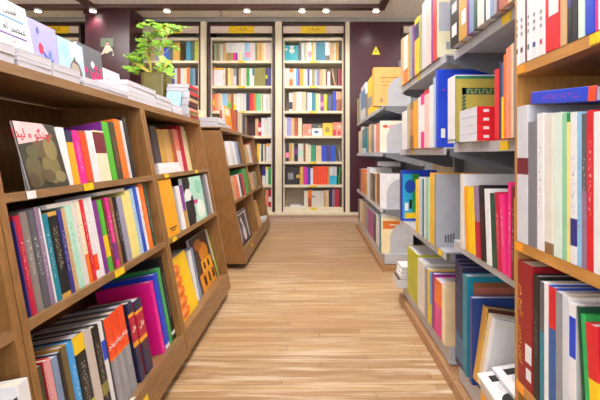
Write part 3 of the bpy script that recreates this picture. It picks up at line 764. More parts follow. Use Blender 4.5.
# top of the third case
zt = stack(-.71, 3.4, .27, .155, (.03, .012, .03), ['white', 'pale grey', 'white'], [f'{a} white book of the stack on the third left case' for a in lev(3)], 'white stack on the third left case')
stack(-.715, 3.62, .2, .15, (.018, .016), ['pale grey', 'white'], [f'{a} pale book right of the white stack, third left case' for a in lev(2)], 'white stack on the third left case')
flatbook(-.82, 3.62, zt+.0005, .5, .2, .02, 'cream', 'cream folder lying over the white stack on the third left case', text=None) if False else None
CF, w = cover(3.25, 3.62, .16, .02, 'cream', 'cream book standing behind the white stack on the third left case', -.93)
art(CF, w, [('r','e8c08a',.02,.2,.1,.15)])
OF, w = cover(3.62, 3.9, .22, .02, 'amber', 'orange and cream book facing out on top of the third left case', -.76, extra=5)
art(OF, w, [('r','f3e2c4',.02,.25,.14,.2),('r','ee9a3a',.02,.25,.02,.12)])
row_y = [(3.91,3.945,'rust'),(3.946,3.975,'dark red'),(3.976,4.0,'navy'),(4.001,4.03,'lilac'),(4.06,4.13,'pale tan'),(4.131,4.2,'cream'),(4.201,4.26,'off white'),(4.27,4.34,'dark grey'),(4.341,4.45,'black'),(4.46,4.52,'taupe grey'),(4.53,4.58,'brown')]
labs = labels_for([(c, 'book', None) for _, _, c in row_y], 'top of the far left cases')
for (ya, yb, c), lab in zip(row_y, labs):
    book(frame(Vector((-.73, ya, T1+.0006)), Vector((0,1,0)), Vector((-1,0,0)), Vector((0,0,1))), yb-ya-.0008, random.uniform(.19,.23), .15, c, lab, parts=False, group='books on top of the far left cases'); N_BOOKS[0] += 1
# ------------------------------------------------------------------ rows on the right
def face(shapes): return lambda o, t, h, d: art_near(o, t, [s(t, h, d) if callable(s) else s for s in shapes])
def sticker(colour, z0, z1, w0=.25, w1=.8):
    def f(o, t, h, d):
        mb = MB(); mb.box(t*w0, t*w1, -.0006, -.0001, h*z0, h*z1); mb.build('spine_sticker', cm(colour), COVER[o.name])
    return f
# near wooden case
pl = 'top row of near right wooden case'
WS = {'text':None,'hard':True}
def logo(c):
    def f(o, t, h, d):
        mb = MB(); mb.box(t*.3, t*.65, -.0006, -.0001, h*.08, h*.115); mb.build('spine_emblem', cm(c), COVER[o.name])
        mb = MB()
        for k in range(3): mb.box(t*.35, t*.6, -.0006, -.0001, h*(.2+.05*k), h*(.225+.05*k))
        mb.build('spine_lettering', cm('8a8a92'), COVER[o.name])
    return f
row('R', [(519,'white',140,{**WS,'post':logo('2a4a6a')}),(525,'white',140,{**WS,'post':logo('6a3a4a'),'bands':[(0,.0,'white')]}),(526.2,'maroon',140,{'text':None}),(531,'white',140,{**WS,'post':logo('5a6a6a')}),(538,'white',140,{**WS,'post':logo('2a4a8a')}),(544.7,'white',140,{**WS,'post':logo('c8506a')}),
 (559.5,'red',145,{'text':None,'post':sticker('white',.24,.42,.3,.95)}),(567,'tan',145,{'text':None}),(572,'indigo',140,{'text':None,'bands':[(0,.25,'black')]}),(578,'black',145,{'text':None}),(584.5,'mint',145,{'text':None,'bands':[(0,1,'d8e8e0')]}),
 (595,'royal blue',145,{'text':'8fc4e6','hard':True}),(598,'magenta',145),(606,'white',145)], 513.5, pl, 1.05, X=.456, set_=0, d=.2)
pl = 'middle row of near right wooden case'
row('R', [(527.5,'pale grey',136,{'text':None,'bands':[(.5,.62,'maroon')],'hard':True}),(536.5,'dark grey',125,{'text':'cfd0d6','bands':[(0,1,'77777f')],'hard':True}),(544,'white',137,{'text':'56565c','hard':True}),(553,'off white',140,{'text':None,'bands':[(.0,.08,'8a6a4a')]}),
 (562,'mint',145,{'text':None,'bands':[(0,1,'dcebe0')]}),(566.5,'green',147,{'text':None,'bands':[(0,1,'8fc8a4')]}),(569.5,'pale yellow',140),(577,'white',152,{'text':'1c4fc4','bands':[(.12,.3,'indigo')],'look':'blue-printed white'}),(581.5,'light blue',155),(586.5,'dark grey',155,{'bands':[(0,.5,'mauve')]}),(593.5,'red',161,{'text':'f2f1f0'}),(602,'white',163,{'text':None})],
 515.3, pl, .657, X=.457, set_=0, d=.2)
TILT[0] = 5.5
flatbook(.462, .688, .657+.281, .21, .15, .026, 'royal blue', 'royal blue book lying across the tops of the pale books, near right wooden case', faces='-x', text='e0187a', bands=[(0,.1,'red orange'),(.97,1,'purple')])
TILT[0] = 0
flatbook(.464, .477, .657+.282, .2, .15, .03, 'taupe grey', 'grey-brown book lying beside the blue one, near right wooden case', faces='-x', text=None)
pl = 'lower row of near right wooden case'
def redbook(o, t, h, d):
    sticker('white',.22,.36,.55,.95)(o,t,h,d); 
    mb = MB(); mb.box(t*.6, t*.92, -.0006, -.0001, h*.08, h*.17); mb.build('spine_sticker', cm('white'), COVER[o.name])
    lettering('تاریخ هنر', .02, cm('d9a040'), o, frame(Vector((t*.28, -.0008, h*.68)), Vector((0,0,-1)), Vector((1,0,0)), Vector((0,-1,0))), 'spine_lettering')
    lettering('ایران زمین', .02, cm('d9a040'), o, frame(Vector((t*.28, -.0008, h*.32)), Vector((0,0,-1)), Vector((1,0,0)), Vector((0,-1,0))), 'spine_lettering')
row('R', [(532.5,'dark red',124,{'text':None,'hard':True,'post':redbook}),(539.5,'black',124,{'text':'8f9096','hard':True}),(544,'dark grey',124,{'bands':[(0,.6,'teal')],'look':'teal-based grey','text':None}),(548,'white',128,{'text':None}),(555.5,'blue',130,{'bands':[(.68,1,'red'),(.0,.68,'2a5a9a')],'text':None,'look':'blue and red'}),
 (561.5,'grey',132,{'text':None}),(569,'off white',136,{'text':None,'bands':[(0,1,'d4d6de')]}),(575.5,'white',136,{'text':None,'bands':[(.6,.9,'royal blue')],'look':'blue-banded white'})], 517.6, pl, .345, X=.458, set_=0, d=.19)
row('R', [(580,'dark green',140,{'lean':5,'text':None}),(592,'green',138,{'lean':5,'text':'f2f1f0','hard':True,'nogap':1,'bands':[(.0,1,'2aa858')]}),(604,'red',138,{'lean':5,'text':None,'bands':[(.3,.6,'yellow'),(0,.3,'bright green')],'nogap':1})], 577.5, 'near end of lower row, near right wooden case', .345, X=.458, set_=0, d=.19)

# first rack bay
pl = 'top shelf of first grey rack'
row('R', [(458.5,'black',118,{'text':None,'hard':True,'post':lambda o,t,h,d: (sticker('white',.08,.18)(o,t,h,d), sticker('pale grey',.28,.36)(o,t,h,d))}),(466.5,'ochre',118,{'text':None,'post':sticker('white',.12,.24,.4,.95)}),(469,'purple',112),(473.5,'blue grey',118,{'text':'222448'}),(477,'dark green',112),(484,'off white',115,{'text':'56565c'}),(485.5,'navy',115),
 (489.5,'white',115,{'text':None}),(493,'blue grey',120,{'text':'f2f1f0'}),(496.5,'lilac grey',112),(498.5,'maroon',110),(507,'rust',100,{'text':None}),(514,'tan',100)], 450, pl, 1.22, X=.475, set_=0, d=.2)
def persian(o, t, h, d):
    art_near(o, t, [('r','2f7f62',0,d,0,h),('r','b9a54c',.003,d-.004,.004,h*.955)] )
    g = [('r','1e5a4c',.022,.034,h*.1,h*.82),('r','1e5a4c',.022,d-.012,h*.72,h*.82)]
    L = [('r','b9a54c',.0235,.026,h*(.13+.055*k),h*(.16+.055*k)) for k in range(11)] + [('r','b9a54c',.029,.0325,h*(.15+.055*k),h*(.17+.055*k)) for k in range(11)]
    L += [('r','b9a54c',.04+.0125*k,.043+.0125*k,h*.735,h*.8) for k in range(11)] + [('r','b9a54c',.043+.0125*k,.049+.0125*k,h*(.74 if k%2 else .79),h*(.755 if k%2 else .805)) for k in range(11)]
    M1 = MB()
    for s_ in g: M1.box(t+.0006, t+.0008, s_[2], s_[3], s_[4], s_[5])
    M1.build('cover_border', cm('1e5a4c'), COVER[o.name])
    M1 = MB()
    for s_ in L: M1.box(t+.0008, t+.001, s_[2], s_[3], s_[4], s_[5])
    M1.build('cover_border_pattern', cm('b9a54c'), COVER[o.name])
    f = lambda u, v: frame(Vector((t+.0012, u, v)), Vector((0,1,0)), Vector((0,0,1)), Vector((1,0,0)))
    lettering('PERSIAN', .026, cm('5a4a22'), o, f(.122, h*.5), 'cover_lettering', False)
    lettering('MOTIFS', .026, cm('8a7a42'), o, f(.122, h*.37), 'cover_lettering', False)
row('R', [(455.3,'white',66,{'text':None,'bands':[(.02,.06,'grey')],'d':.24,'hard':True,'post':lambda o,t,h,d: persian(o,t,h*.985,d)})], 447.5, 'middle shelf of first grey rack, the one with a patterned olive cover', .89, X=.465, set_=0, d=.24)
for k in range(4):
    o = book(frame(Vector((.475, 1.185, .8906+.0245*k)), Vector((0,0,1)), Vector((0,1,0)), Vector((1,0,0))*1) if False else frame(Vector((.58, 1.19, .8906+.0245*k)), Vector((0,0,1)), Vector((0,1,0)), Vector((-1,0,0))),
        .0238, .118, .145, 'red', f'red-spined white book, {["bottom","second","third","topmost"][k]} of the four lying before the patterned cover', side='white', text=None, group='four red-spined books lying on the first grey rack'); N_BOOKS[0] += 1
    mb = MB(); mb.box(.008, .016, -.0006, -.0001, .084, .1); mb.build('spine_label', cm('white'), COVER[o.name])
    
row('R', [(499,'red',70,{'text':None,'hard':False}),(501.3,'navy',78,{'text':None}),(503.5,'amber',76,{'bands':[(.0,.55,'yellow'),(.55,1,'4a5a8a')],'text':None}),(506,'orange',84,{'text':'8a3a20'}),(508.5,'salmon',90,{'text':None}),(511,'rust',92,{'text':None,'bands':[(0,1,'d88a6a')]}),(513.2,'pale tan',94,{}),(517,'lilac grey',96,{'text':'56565c'})], 494.5, 'middle shelf of first grey rack', .89, X=.466, set_=0, d=.2)
pl = 'lower shelf of first grey rack'
row('R', [(463.3,'off white',74,{'text':None,'d':.22,'hard':True,'side':'e4e4ea'})], 460, pl+', far end', .548, X=.478, set_=0, d=.2)
row('R', [(467.5,'amber',64,{'lean':5,'text':None}),(475.5,'yellow',67,{'lean':5,'text':'b8860b','hard':True}),(480.8,'mauve',72,{'lean':5,'bands':[(0,.5,'crimson')],'text':None}),(486.5,'black',76,{'lean':5,'text':'d3202c','hard':True}),(492,'white',76,{'lean':5,'text':'8f9096','hard':True}),(497,'dark green',75,{'lean':5,'text':None}),(501.5,'crimson',79,{'lean':5,'text':'f2f1f0'}),(506.5,'hot pink',80,{'lean':5,'text':'f2f1f0'})],
 463.6, pl, .548, X=.478, set_=0, d=.19)
row('R', [(511,'hot pink',96,{'text':'f2f1f0','hard':True}),(514,'maroon',94,{}),(517,'gold',84,{})], 507.4, pl+', near end', .548, X=.478, set_=0, d=.19)
pl = 'bottom shelf of first grey rack'
NV = {'text':'9fb4d8','bands':[(.05,.3,'4a6a8a')],'hard':True,'d':.25}
def pinkface(o, t, h, d):
    art_near(o, t, [('r','b86a5a',.004,d,h*.55,h*.95),('e','7a4a4a',.08,h*.75,.05,.03),('e','d8a090',.15,h*.65,.05,.03)])
    lettering('Forough Farrokhzad', .014, cm('f2f1f0'), o, frame(Vector((t+.0012, .12, h*.9)), Vector((0,1,0)), Vector((0,0,1)), Vector((1,0,0))), 'cover_lettering', False) if False else None
row('R', [(456,'navy',106,NV),(458,'navy',104,NV),(460,'navy',103,NV),(462.2,'navy',102,NV),(467,'teal',99,{'text':None,'hard':True,'d':.27,'side':'0f86a0'}),(469,'brown',92,{'text':None,'set':.02,'post':pinkface}),(472.5,'blue',86,{'text':None,'bands':[(0,1,'1c3a80')],'side':'1c3f88'}),
 (477,'gold',74,{'tip':8,'text':None,'side':'5a2f22','pages':'t','d':.2,'hard':True}),(480,'pale tan',71,{'tip':9,'text':None,'side':'efe6d4','d':.2}),(483,'white',69,{'tip':10,'text':None,'side':'f4f4f6','d':.22})], 454, pl, .118, X=.503, set_=0, d=.22)
# magazines lying at the front of the bottom shelf
def bw(o, T, L, W):
    # the upper face is local x=T
    sh = [('e','17161a',W*.3,L*.25,.035,.05),('e','17161a',W*.65,L*.6,.04,.05),('e','8f9096',W*.5,L*.4,.03,.03),('r','17161a',W*.15,W*.4,L*.75,L*.9),('e','c8c8cc',W*.3,L*.6,.02,.03),('e','33333a',W*.75,L*.2,.02,.05)]
    art_near(o, T, sh)
m1 = flatbook(.485, 1.165, .119, .25, .17, .022, 'white', 'black and white photo magazine lying lowest, bottom shelf of first grey rack', faces='-x', text=None, bands=[(.0,.12,'yellow')], yaw=-4, name='magazine', cat='magazine') if False else None
def lay(x, y, z, L, W, T, c, lab, yaw, tilt, **k):
    """lying, spine to the aisle, its outer edge propped lower by tilt degrees"""
    q = math.radians(tilt); up = Vector((-math.sin(q), 0, math.cos(q))); inn = Vector((math.cos(q), 0, math.sin(q)))
    R = Matrix.Rotation(math.radians(yaw), 3, 'Z'); up = R@up; inn = R@inn
    al = up.cross(inn); N_BOOKS[0] += 1
    return book(frame(Vector((x, y, z)), up, inn, al), T, L, W, c, lab, text=None, **k)
zz = .1185
for T, c, sd, lab in ((.035, 'grey', 'white', 'grey book lying lowest in the pile at the front, first grey rack'), (.03, 'amber', 'white', 'amber-spined book lying in the pile under the photo magazines'), (.03, 'off white', 'off white', 'off-white book lying directly under the photo magazines')):
    flatbook(.472, .99, zz, .2, .17, T, c, lab, faces='-x', side=sd, text=None, group='books lying in the pile on the first grey rack'); zz += T
m1 = lay(.458, .985, zz+.002, .21, .155, .014, 'white', 'lower black and white photo magazine on the pile, first grey rack', -2, 8, name='magazine', cat='magazine', bands=[(0,.12,'amber')])
bw(m1, .014, .21, .155)
m2 = lay(.497, .985, zz+.024, .2, .15, .014, 'white', 'upper black and white photo magazine on the pile, first grey rack', -2, 10, name='magazine', cat='magazine')
bw(m2, .014, .2, .15)

# second rack bay
pl = 'top shelf of second grey rack'
def flowerface(o, t, h, d):
    art_near(o, t, [('r','e9e0bd',0,d,0,h),('r','b4b6c0',.0,d,h*.34,h*.72),('p','5a2a34',[(.05,h*.42),(.075,h*.6),(.06,h*.66),(.1,h*.7),(.13,h*.64),(.11,h*.58),(.12,h*.5),(.09,h*.52),(.085,h*.38),(.075,h*.5)]),('r','9aa0ac',.03,.045,h*.1,h*.2)])
row('R', [(403.5,'tan',47,{'text':None}),(407.4,'orange',46,{'text':None,'bands':[(.3,1,'f4e8da')]}),(409,'gold',46),(412,'olive',52,{'text':None,'bands':[(0,1,'8fa08a')]}),(414.5,'purple',52,{'text':'f2f1f0'}),(418.6,'yellow',56,{'text':'17161a','bands':[(.62,.9,'navy')],'hard':True}),(422,'olive',56,{'text':None,'bands':[(0,1,'a8a46a')]}),
 (425.4,'pale grey',66,{'text':'56565c'}),(431,'pale pink',70,{'text':'8a8a90','hard':True}),(432.8,'purple',70),(437,'red orange',74,{'text':None,'bands':[(0,1,'e83a2a')]}),(438.5,'cream',76,{'text':None,'d':.26,'post':flowerface})], 400.8, pl, 1.235, X=.49, set_=0, d=.2)
pl = 'middle shelf of second grey rack'
def blueface(o, t, h, d):
    art_near(o, t, [('r','f2f1f0',.012,.028,h*.12,h*.24),('p','e0287a',[(.02,h*.72),(.03,h*.735),(.02,h*.75)])])
row('R', [(407,'white',38,{'text':None}),(410,'olive',45,{'text':'efe2c0','bands':[(0,1,'b0a888')]}),(413.4,'brown',44,{'bands':[(.3,.9,'c8824a')],'text':None}),(418,'amber',48,{'text':None,'hard':True}),(420.6,'white',51,{'look':'slim yellow-side white','text':None}),(424,'magenta',54,{'text':None,'bands':[(.3,.8,'f2e8ec')]}),(429,'pale pink',58,{'text':'7a2a8a','bands':[(.92,1,'red')]}),(433,'white',62,{'look':'broad shiny white','text':None}),(435.5,'pale blue',70,{'text':None}),
 (438,'royal blue',77,{'text':None,'d':.265,'hard':True,'post':blueface})], 402, pl, .88, X=.48, set_=0, d=.2)
pl = 'lower shelf of second grey rack'
def bluegreen(o, t, h, d):
    art_near(o, t, [('r','20a8d8',.008,.09,.012,h*.93),('r','2fa040',.062,.1,.012,h*.93),('e','1848b0',.05,h*.68,.03,.038),('r','f2f1f0',.02,.04,h*.2,h*.36),('r','f3c91a',.02,.1,.014,h*.16),('r','17161a',.045,.06,h*.24,h*.42)])
def greyface(o, t, h, d):
    art_near(o, t, [('r','a9abb4',.001,d-.001,.001,h-.001)])
    mb = MB()
    for k, c in enumerate('abcdef'): mb.box(t+.0006, t+.0008, .128+.01*k, .136+.01*k, h*.74-(.012 if k%2 else 0), h*.82)
    mb.build('cover_emblem', cm('8a2036'), COVER[o.name])
    mb = MB()
    for k in range(3): mb.box(t+.0008, t+.001, .131+.02*k, .141+.02*k, h*.76, h*.8)
    mb.build('cover_emblem', cm('1c2f80'), COVER[o.name])
    mb = MB()
    for k in range(4): mb.box(t+.0006, t+.0008, .035+.011*k, .042+.011*k, h*.06, h*(.16+.01*k))
    mb.build('cover_lettering', cm('56565c'), COVER[o.name])
row('R', [(401.3,'indigo',50,{'text':None,'d':.2,'hard':True,'side':'royal blue','post':bluegreen})], 399.6, 'far end of lower shelf of second grey rack', .48, X=.49, set_=0)
row('R', [(418.5,'yellow',53,{'text':None}),(422,'pale grey',58,{'text':'56565c'}),(424,'teal',58,{'text':None}),(425.5,'white',60),(428,'dark green',62,{'text':None,'bands':[(0,1,'9ac0a4')]}),(429.8,'mint',64,{'text':None}),(434,'amber',71,{'text':None,'hard':True,'bands':[(0,1,'f0bc20')]}),(436,'grey',72,{'text':None,'d':.26,'hard':True,'side':'a9abb4','post':greyface})],
 415.5, pl, .48, X=.49, set_=0, d=.2)
pl = 'bottom shelf of second grey rack'
row('R', [(417.5,'chartreuse',48,{'text':'8a8a10','hard':True,'d':.22,'pages':'w'}),(424.5,'off white',50,{'text':'8f9096','hard':True}),(427.5,'grey',50,{'text':'33333a'}),(429.5,'yellow',52,{'text':None}),(431.6,'sky blue',52,{'bands':[(0,.4,'yellow green')],'text':None}),(434.2,'purple',55,{'text':None}),(441.5,'magenta',55,{'bands':[(.55,1,'orange')],'text':'f2f1f0','hard':True}),(445,'cream',57,{'text':None}),
 (453.5,'pale tan',66,{'text':None,'hard':True,'d':.24,'side':'pale tan'})], 407.2, pl, .118, X=.502, set_=0, d=.2)
zz = .1185
for k, (T, c, sd, lab) in enumerate(((.05,'off white','dark brown','thick dark-covered white book lying at the far end, bottom shelf of second grey rack'),(.022,'white','white','lower loose white catalogue on the thick dark book, second grey rack'),(.022,'white','white','middle loose white catalogue over the thick dark book, second grey rack'),(.024,'white','white','top loose white catalogue over the thick dark book, second grey rack'))):
    flatbook(.458+.012*min(k,1)+.004*k, 2.3, zz, .13 if k else .14, .19, T, c, lab, faces='-x', side=sd, text=None, group='papers lying at the far end of the second grey rack'); zz += T
# far rack (two bays): rows run through
def atlas(o, t, h, d):
    art_near(o, t, [('r','f0b468',0,d,0,h),('r','b8702a',.05,.19,h*.72,h*.745),('r','b8702a',.05,.13,h*.62,h*.635),('r','b8702a',.05,.12,h*.52,h*.535),('e','b08a5a',.055,h*.14,.012,.018)])
g1 = 'top shelf of far grey rack'
row('R', [(358,'pale yellow',24),(359.6,'olive',24),(361,'pale grey',28),(365.5,'white',34,{'bands':[(.3,.85,'5a8ac0')],'look':'blue-pictured white'}),(367.5,'taupe grey',24),(372,'yellow',36,{'bands':[(.2,.5,'grey')]})], 356.6, g1, 1.215, X=.505, set_=0, parts=False, d=.2, far=True)
row('R', [(374,'amber',38,{'d':.22,'text':None,'post':atlas,'look':'big amber'})], 372.2, 'near end of top shelf of far grey rack', 1.215, X=.445, set_=0, d=.22)
def cov(c, shapes): return lambda o, t, h, d: art_near(o, t, [('r',c,0,d,0,h)]+shapes(h, d))
row('R', [(361,'cream',22),(362.5,'off white',26),(366,'teal',24,{'bands':[(.0,.2,'white')]}),(369,'olive',25),(371.3,'pale tan',28),(374,'taupe grey',28),(376,'white',28),(379.5,'salmon',29)], 358.6, 'second shelf of far grey rack', .87, X=.505, set_=0, parts=False, d=.2, far=True)
row('R', [(381.6,'cream',32,{'text':None,'d':.2,'post':cov('f0ead8', lambda h, d: [('e','d8a0b0',.1,h*.8,.04,.018),('e','c85a3a',.04,h*.82,.02,.012)])})], 380.2, 'near end of second shelf of far grey rack', .87, X=.49, set_=0, d=.21)
row('R', [(361,'dark brown',22),(364.5,'orange',24),(366.5,'gold',22),(370,'white',30),(372.5,'taupe grey',27),(375,'olive black',28),(377,'tan',30),(380,'brown',32)], 359.4, 'third shelf of far grey rack', .455, X=.505, set_=0, parts=False, d=.2, far=True)
row('R', [(381.8,'white',35,{'text':None,'d':.2,'look':'plain white'})], 380.2, 'near end of third shelf of far grey rack', .455, X=.49, set_=0, d=.21)
for k in range(3):
    flatbook(.53, 3.3, .455+.305+.0125*k, .22, .15, .012, 'lilac', f'{lev(3)[k]} lilac booklet lying across the books on third shelf of far grey rack', faces='-x', side='white', text=None, group='lilac booklets on the far grey rack')
row('R', [(360,'dark grey',19),(362.5,'cream',22),(365,'tan',23),(368,'grey',24),(373.6,'purple',26,{'bands':[(0,1,'a02a90')]}),(376,'black',28),(378.5,'white',30)], 357.4, 'bottom shelf of far grey rack', .118, X=.515, set_=0, parts=False, d=.2, far=True)
row('R', [(381,'teal',38,{'text':None}),(383,'white',40,{'text':None,'d':.21,'side':'cream','post':cov('f0dfb0', lambda h, d: [('r','d8742a',.012,d-.01,h*.62,h*.82),('r','f2f1f0',.06,.12,h*.71,h*.73),('r','f2f1f0',0,d,h*.9,h)])})], 379.4, 'near end of bottom shelf of far grey rack', .118, X=.5, set_=0, d=.21)
for z, lab, x in ((1.215, 'rounded grey bookend before the amber atlas, top shelf of far rack', .548), (.87, 'rounded grey bookend on second shelf of far rack', .54), (.455, 'rounded grey bookend before the plain white cover, third shelf of far rack', .54), (.118, 'rounded grey bookend before the orange-banded cover, bottom shelf of far rack', .565)):
    bookend(z, lab, x, h=.215 if z > .2 else .225)

# ------------------------------------------------------------------ rear bookcases
YB = 5.44; KB = YB/F
ROWS = [60.6, 85.8, 110.8, 135.8, 161.5, 184.8, 207.2]
RZ = [EYE + (CY-y)*KB for y in ROWS]
HEAD = cm('e6d3c6', .5)
def rear_case(px0, px1, label, sign=True, maroon=(3,), word='ادبیات'):
    xa, xb = Xp(px0, YB), Xp(px1, YB)
    t = thing('rear_bookcase', label, 'bookcase', (xa, YB, .1145), 'tall cream bookcases on the rear wall')
    def part(n, m, x0, x1, y0, y1, z0, z1, p=None):
        b = MB(); b.box(x0-xa, x1-xa, y0-YB, y1-YB, z0-.1145, z1-.1145); return b.build(n, m, p or t)
    top = 2.545
    for a, b_ in ((xa, xa+.028), (xb-.028, xb)): part('frame_side', DARKTRIM, a, b_, YB-.03, YB+.34, .1145, top)
    part('frame_top', DARKTRIM, xa+.0285, xb-.0285, YB-.03, YB+.34, top-.03, top)
    for a, b_ in ((xa+.0285, xa+.045), (xb-.045, xb-.0285)): part('side_lining', CREAMW, a, b_, YB+.005, YB+.33, .1145, 2.37)
    hp = part('header_panel', HEAD, xa+.0285, xb-.0285, YB-.012, YB+.01, Zp(33.3, YB), Zp(24.8, YB))
    if sign:
        xm = (xa+xb)/2+.0; w = .165
        sg = part('header_sign', TAGP, xm-w, xm+w, YB-.016, YB-.0125, Zp(33.6, YB), Zp(24.4, YB), hp)
        lettering(word, .055, cm('3a3008'), sg, frame(Vector((xm-xa, -.0165-.0003, Zp(29.2, YB)-.1145)), Vector((1,0,0)), Vector((0,0,1)), Vector((0,-1,0))), 'sign_lettering')
    part('base_board', CREAMW, xa+.0285, xb-.0285, YB-.005, YB+.33, .1145, RZ[-1]-.03)
    for i, z in enumerate(RZ):
        s_ = part('shelf', CREAMW, xa+.0455, xb-.0455, YB-.004, YB+.325, z-.032, z)
        if i != 3: part('shelf_tag', TAG, (xa+xb)/2-.045, (xa+xb)/2+.045, YB-.0075, YB-.0045, z-.03, z-.004, s_)
    zc = [2.37] + RZ
    for i in range(7):
        part('back_panel', MAROONB if i in maroon else cm('c9b9a4', .6), xa+.0455, xb-.0455, YB+.315, YB+.325, zc[i+1]+.0005, zc[i]-.033)
    part('top_lining', CREAMW, xa+.0455, xb-.0455, YB+.0, YB+.325, 2.335, 2.37)
    return t
rear_case(32, 82, 'cream rear bookcase at far left, its yellow sign above the lavender book', word='تاریخ')
rear_case(136, 201.5, 'cream rear bookcase behind the plant', word='هنر و معماری')
rear_case(208.4, 274.6, 'cream rear bookcase in the middle, behind the third left case', maroon=(3,4,5))
rear_case(281, 345.6, 'cream rear bookcase at the end of the aisle, fully in view')
rear_case(401, 466, 'cream rear bookcase mostly hidden behind the grey racks', sign=False)

def brow(i, spec, start, place, h=17, yb=.03, **k):
    row('B', spec, start, place, RZ[i], Yb=YB, set_=yb, hdef=h, parts=False, d=.17, far=True, **k)
P = lambda n, c: f'{["top","second","third","fourth","fifth","sixth","bottom"][n]} shelf of {c}'
C = 'aisle-end rear bookcase'
brow(0, [(301.5,'olive black',19),(303.6,'white',18.5),(306,'grey',18.5,{'bands':[(0,1,'aab0a0')]}),(308,'cream',18.5),(311.7,'white',19,{'bands':[(.2,.5,'pink')],'look':'pink-marked white'}),(313.4,'yellow green',18),(316,'pale pink',19),(325.3,'deep teal',19.5,{'n':1}),(330,'white',19,{'bands':[(.0,.3,'56565c')],'look':'black-footed white'}),(334,'tan',18.5),(336,'off white',18.5),(339,'gold',19),(343,'black',19)], 299, P(0,C))
brow(1, [(286.6,'white',18),(289.3,'off white',18),(293,'orange',17.5,{'bands':[(.4,.8,'pale pink')]}),(296,'white',17.5),(298,'sky blue',17.5),(299.7,'purple',17.5),(303.4,'amber',17.5),(306,'cream',17),(307.6,'pale grey',17),(309.6,'indigo',17),(312,'white',16.5),(314.8,'olive',17),(317,'pale blue',16.5),(320,'mauve',16.5),(323,'tan',17),(326,'pale tan',17),(327.5,'maroon',15),(330.5,'white',14.5)], 284, P(1,C))
brow(1, [(332.3,'peach',18,{'lean':12}),(334.2,'cream',18,{'lean':12,'nogap':1})], 331.5, P(1,C)+', leaning', h=18)
brow(1, [(340.5,'maroon',17),(343,'crimson',17)], 338, P(1,C)+', right end')
brow(2, [(292.5,'white',18,{'bands':[(.1,.5,'navy')],'look':'navy-footed white'}),(296,'peach',19),(299,'off white',19.5),(302,'white',19.5),(306,'pale tan',19.5),(307.4,'grey',18.5),(312,'white',18.5,{'look':'broad white'}),(315.8,'teal',18.5),(318.3,'pale yellow',17.5),(320.6,'cream',17.5),(323.8,'purple',15.5,{'bands':[(.3,.6,'pink')]}),(327.5,'yellow green',17)], 289, P(2,C))
brow(2, [(336.4,'royal blue',20),(339,'brown',19.5,{'bands':[(.6,1,'peach')]}),(341,'rust',19.5,{'bands':[(.6,1,'peach')]}),(343.2,'tan',19.5,{'bands':[(0,.6,'brown')]})], 333.3, P(2,C)+', right end')
brow(3, [(287,'white',18.5),(291,'lavender',18.5),(294.5,'peach',18),(298,'rust',18),(302,'cream',18)], 284, P(3,C))
brow(4, [(285.5,'tan',18),(289,'navy',18,{'bands':[(.2,.5,'pink')]}),(291.5,'gold',18.5),(294,'pale tan',18.5),(298,'black',18,{'bands':[(.4,.7,'purple')]}),(303.4,'off white',18,{'bands':[(.3,.6,'mint')]}),(305.6,'brown',17.5),(309,'cream',18),(311,'white',16.5),(314.4,'green',16.5),(316,'teal',16.5),(321.7,'pale tan',16),(326.5,'royal blue',16),(331,'indigo',16),(335.7,'blue',16)], 283.6, P(4,C))
brow(4, [(339.5,'grey',11,{'lean':10}),(342.5,'taupe grey',11,{'lean':10,'nogap':1})], 338, P(4,C)+', leaning')
brow(5, [(287.8,'black',17),(290.6,'dark grey',17,{'bands':[(0,1,'26252b'),(.3,.7,'grey')]}),(293.4,'black',17,{'bands':[(.3,.7,'grey')],'look':'grey-lettered black'}),(296.2,'dark grey',17,{'bands':[(0,1,'1f1e24')]}),(299.7,'black',16.5,{'bands':[(.4,.6,'gold')],'look':'gold-marked black'}),(303.5,'gold',18),(308,'purple',18,{'bands':[(0,1,'c02aa0')]}),(310.5,'royal blue',16.5),(313.2,'white',16.5),(316.2,'red orange',18.5),(319.2,'red orange',18.5),(322.2,'red orange',18.5),(325.2,'red orange',18.5),(328.2,'red orange',18.5),(329.7,'tan',18),(333.3,'cyan',18,{'bands':[(.5,1,'white')]}),(337,'cyan',18,{'bands':[(.5,1,'pale grey')]})], 285, P(5,C))
brow(5, [(338.7,'green',17,{'lean':-9,'noun':'leaning book'})], 337.2, P(5,C)+', right end')
brow(6, [(306,'white',16),(308,'cream',16),(311.7,'rust',17,{'bands':[(.5,1,'orange')]}),(314.8,'off white',16,{'bands':[(.6,.7,'grey')]}),(317.8,'off white',16),(320.8,'off white',16),(323.7,'off white',16),(326.2,'tan',16.5),(329,'pale tan',16.5),(332.5,'navy',18),(335,'mauve',18),(339,'crimson',18),(343,'dark brown',18)], 304, P(6,C))
C = 'middle rear bookcase'
brow(0, [(216,'grey',18,{'bands':[(0,1,'8f9a84')]}),(218.4,'olive',18),(220.4,'grey',18,{'bands':[(0,1,'a4b096')]}),(222,'white',17),(225.6,'tan',18)]
 + [(225.6+2.35*(k+1),'white',18.5,{'bands':[(0,.45,['ochre','olive','ochre','magenta','purple','pale pink','pale yellow','pale blue'][k])],'look':['ochre-footed','olive-footed','second ochre-footed','magenta-footed','purple-footed','pink-footed','yellow-footed','blue-footed'][k]+' white'}) for k in range(8)]
 + [(247.2,'light blue',18.5,{'bands':[(.2,.5,'pink')]}),(250,'pale blue',18.5,{'bands':[(.2,.5,'pink')]}),(252.6,'pale pink',18.5),(255,'pale grey',18),(257.2,'olive',18.5),(259.4,'tan',18.5),(261.5,'gold',18.5),(263.7,'pale tan',18.5),(266,'cream',18.5),(268.3,'pale pink',18.5),(270.6,'off white',18.5)], 213.6, P(0,C))
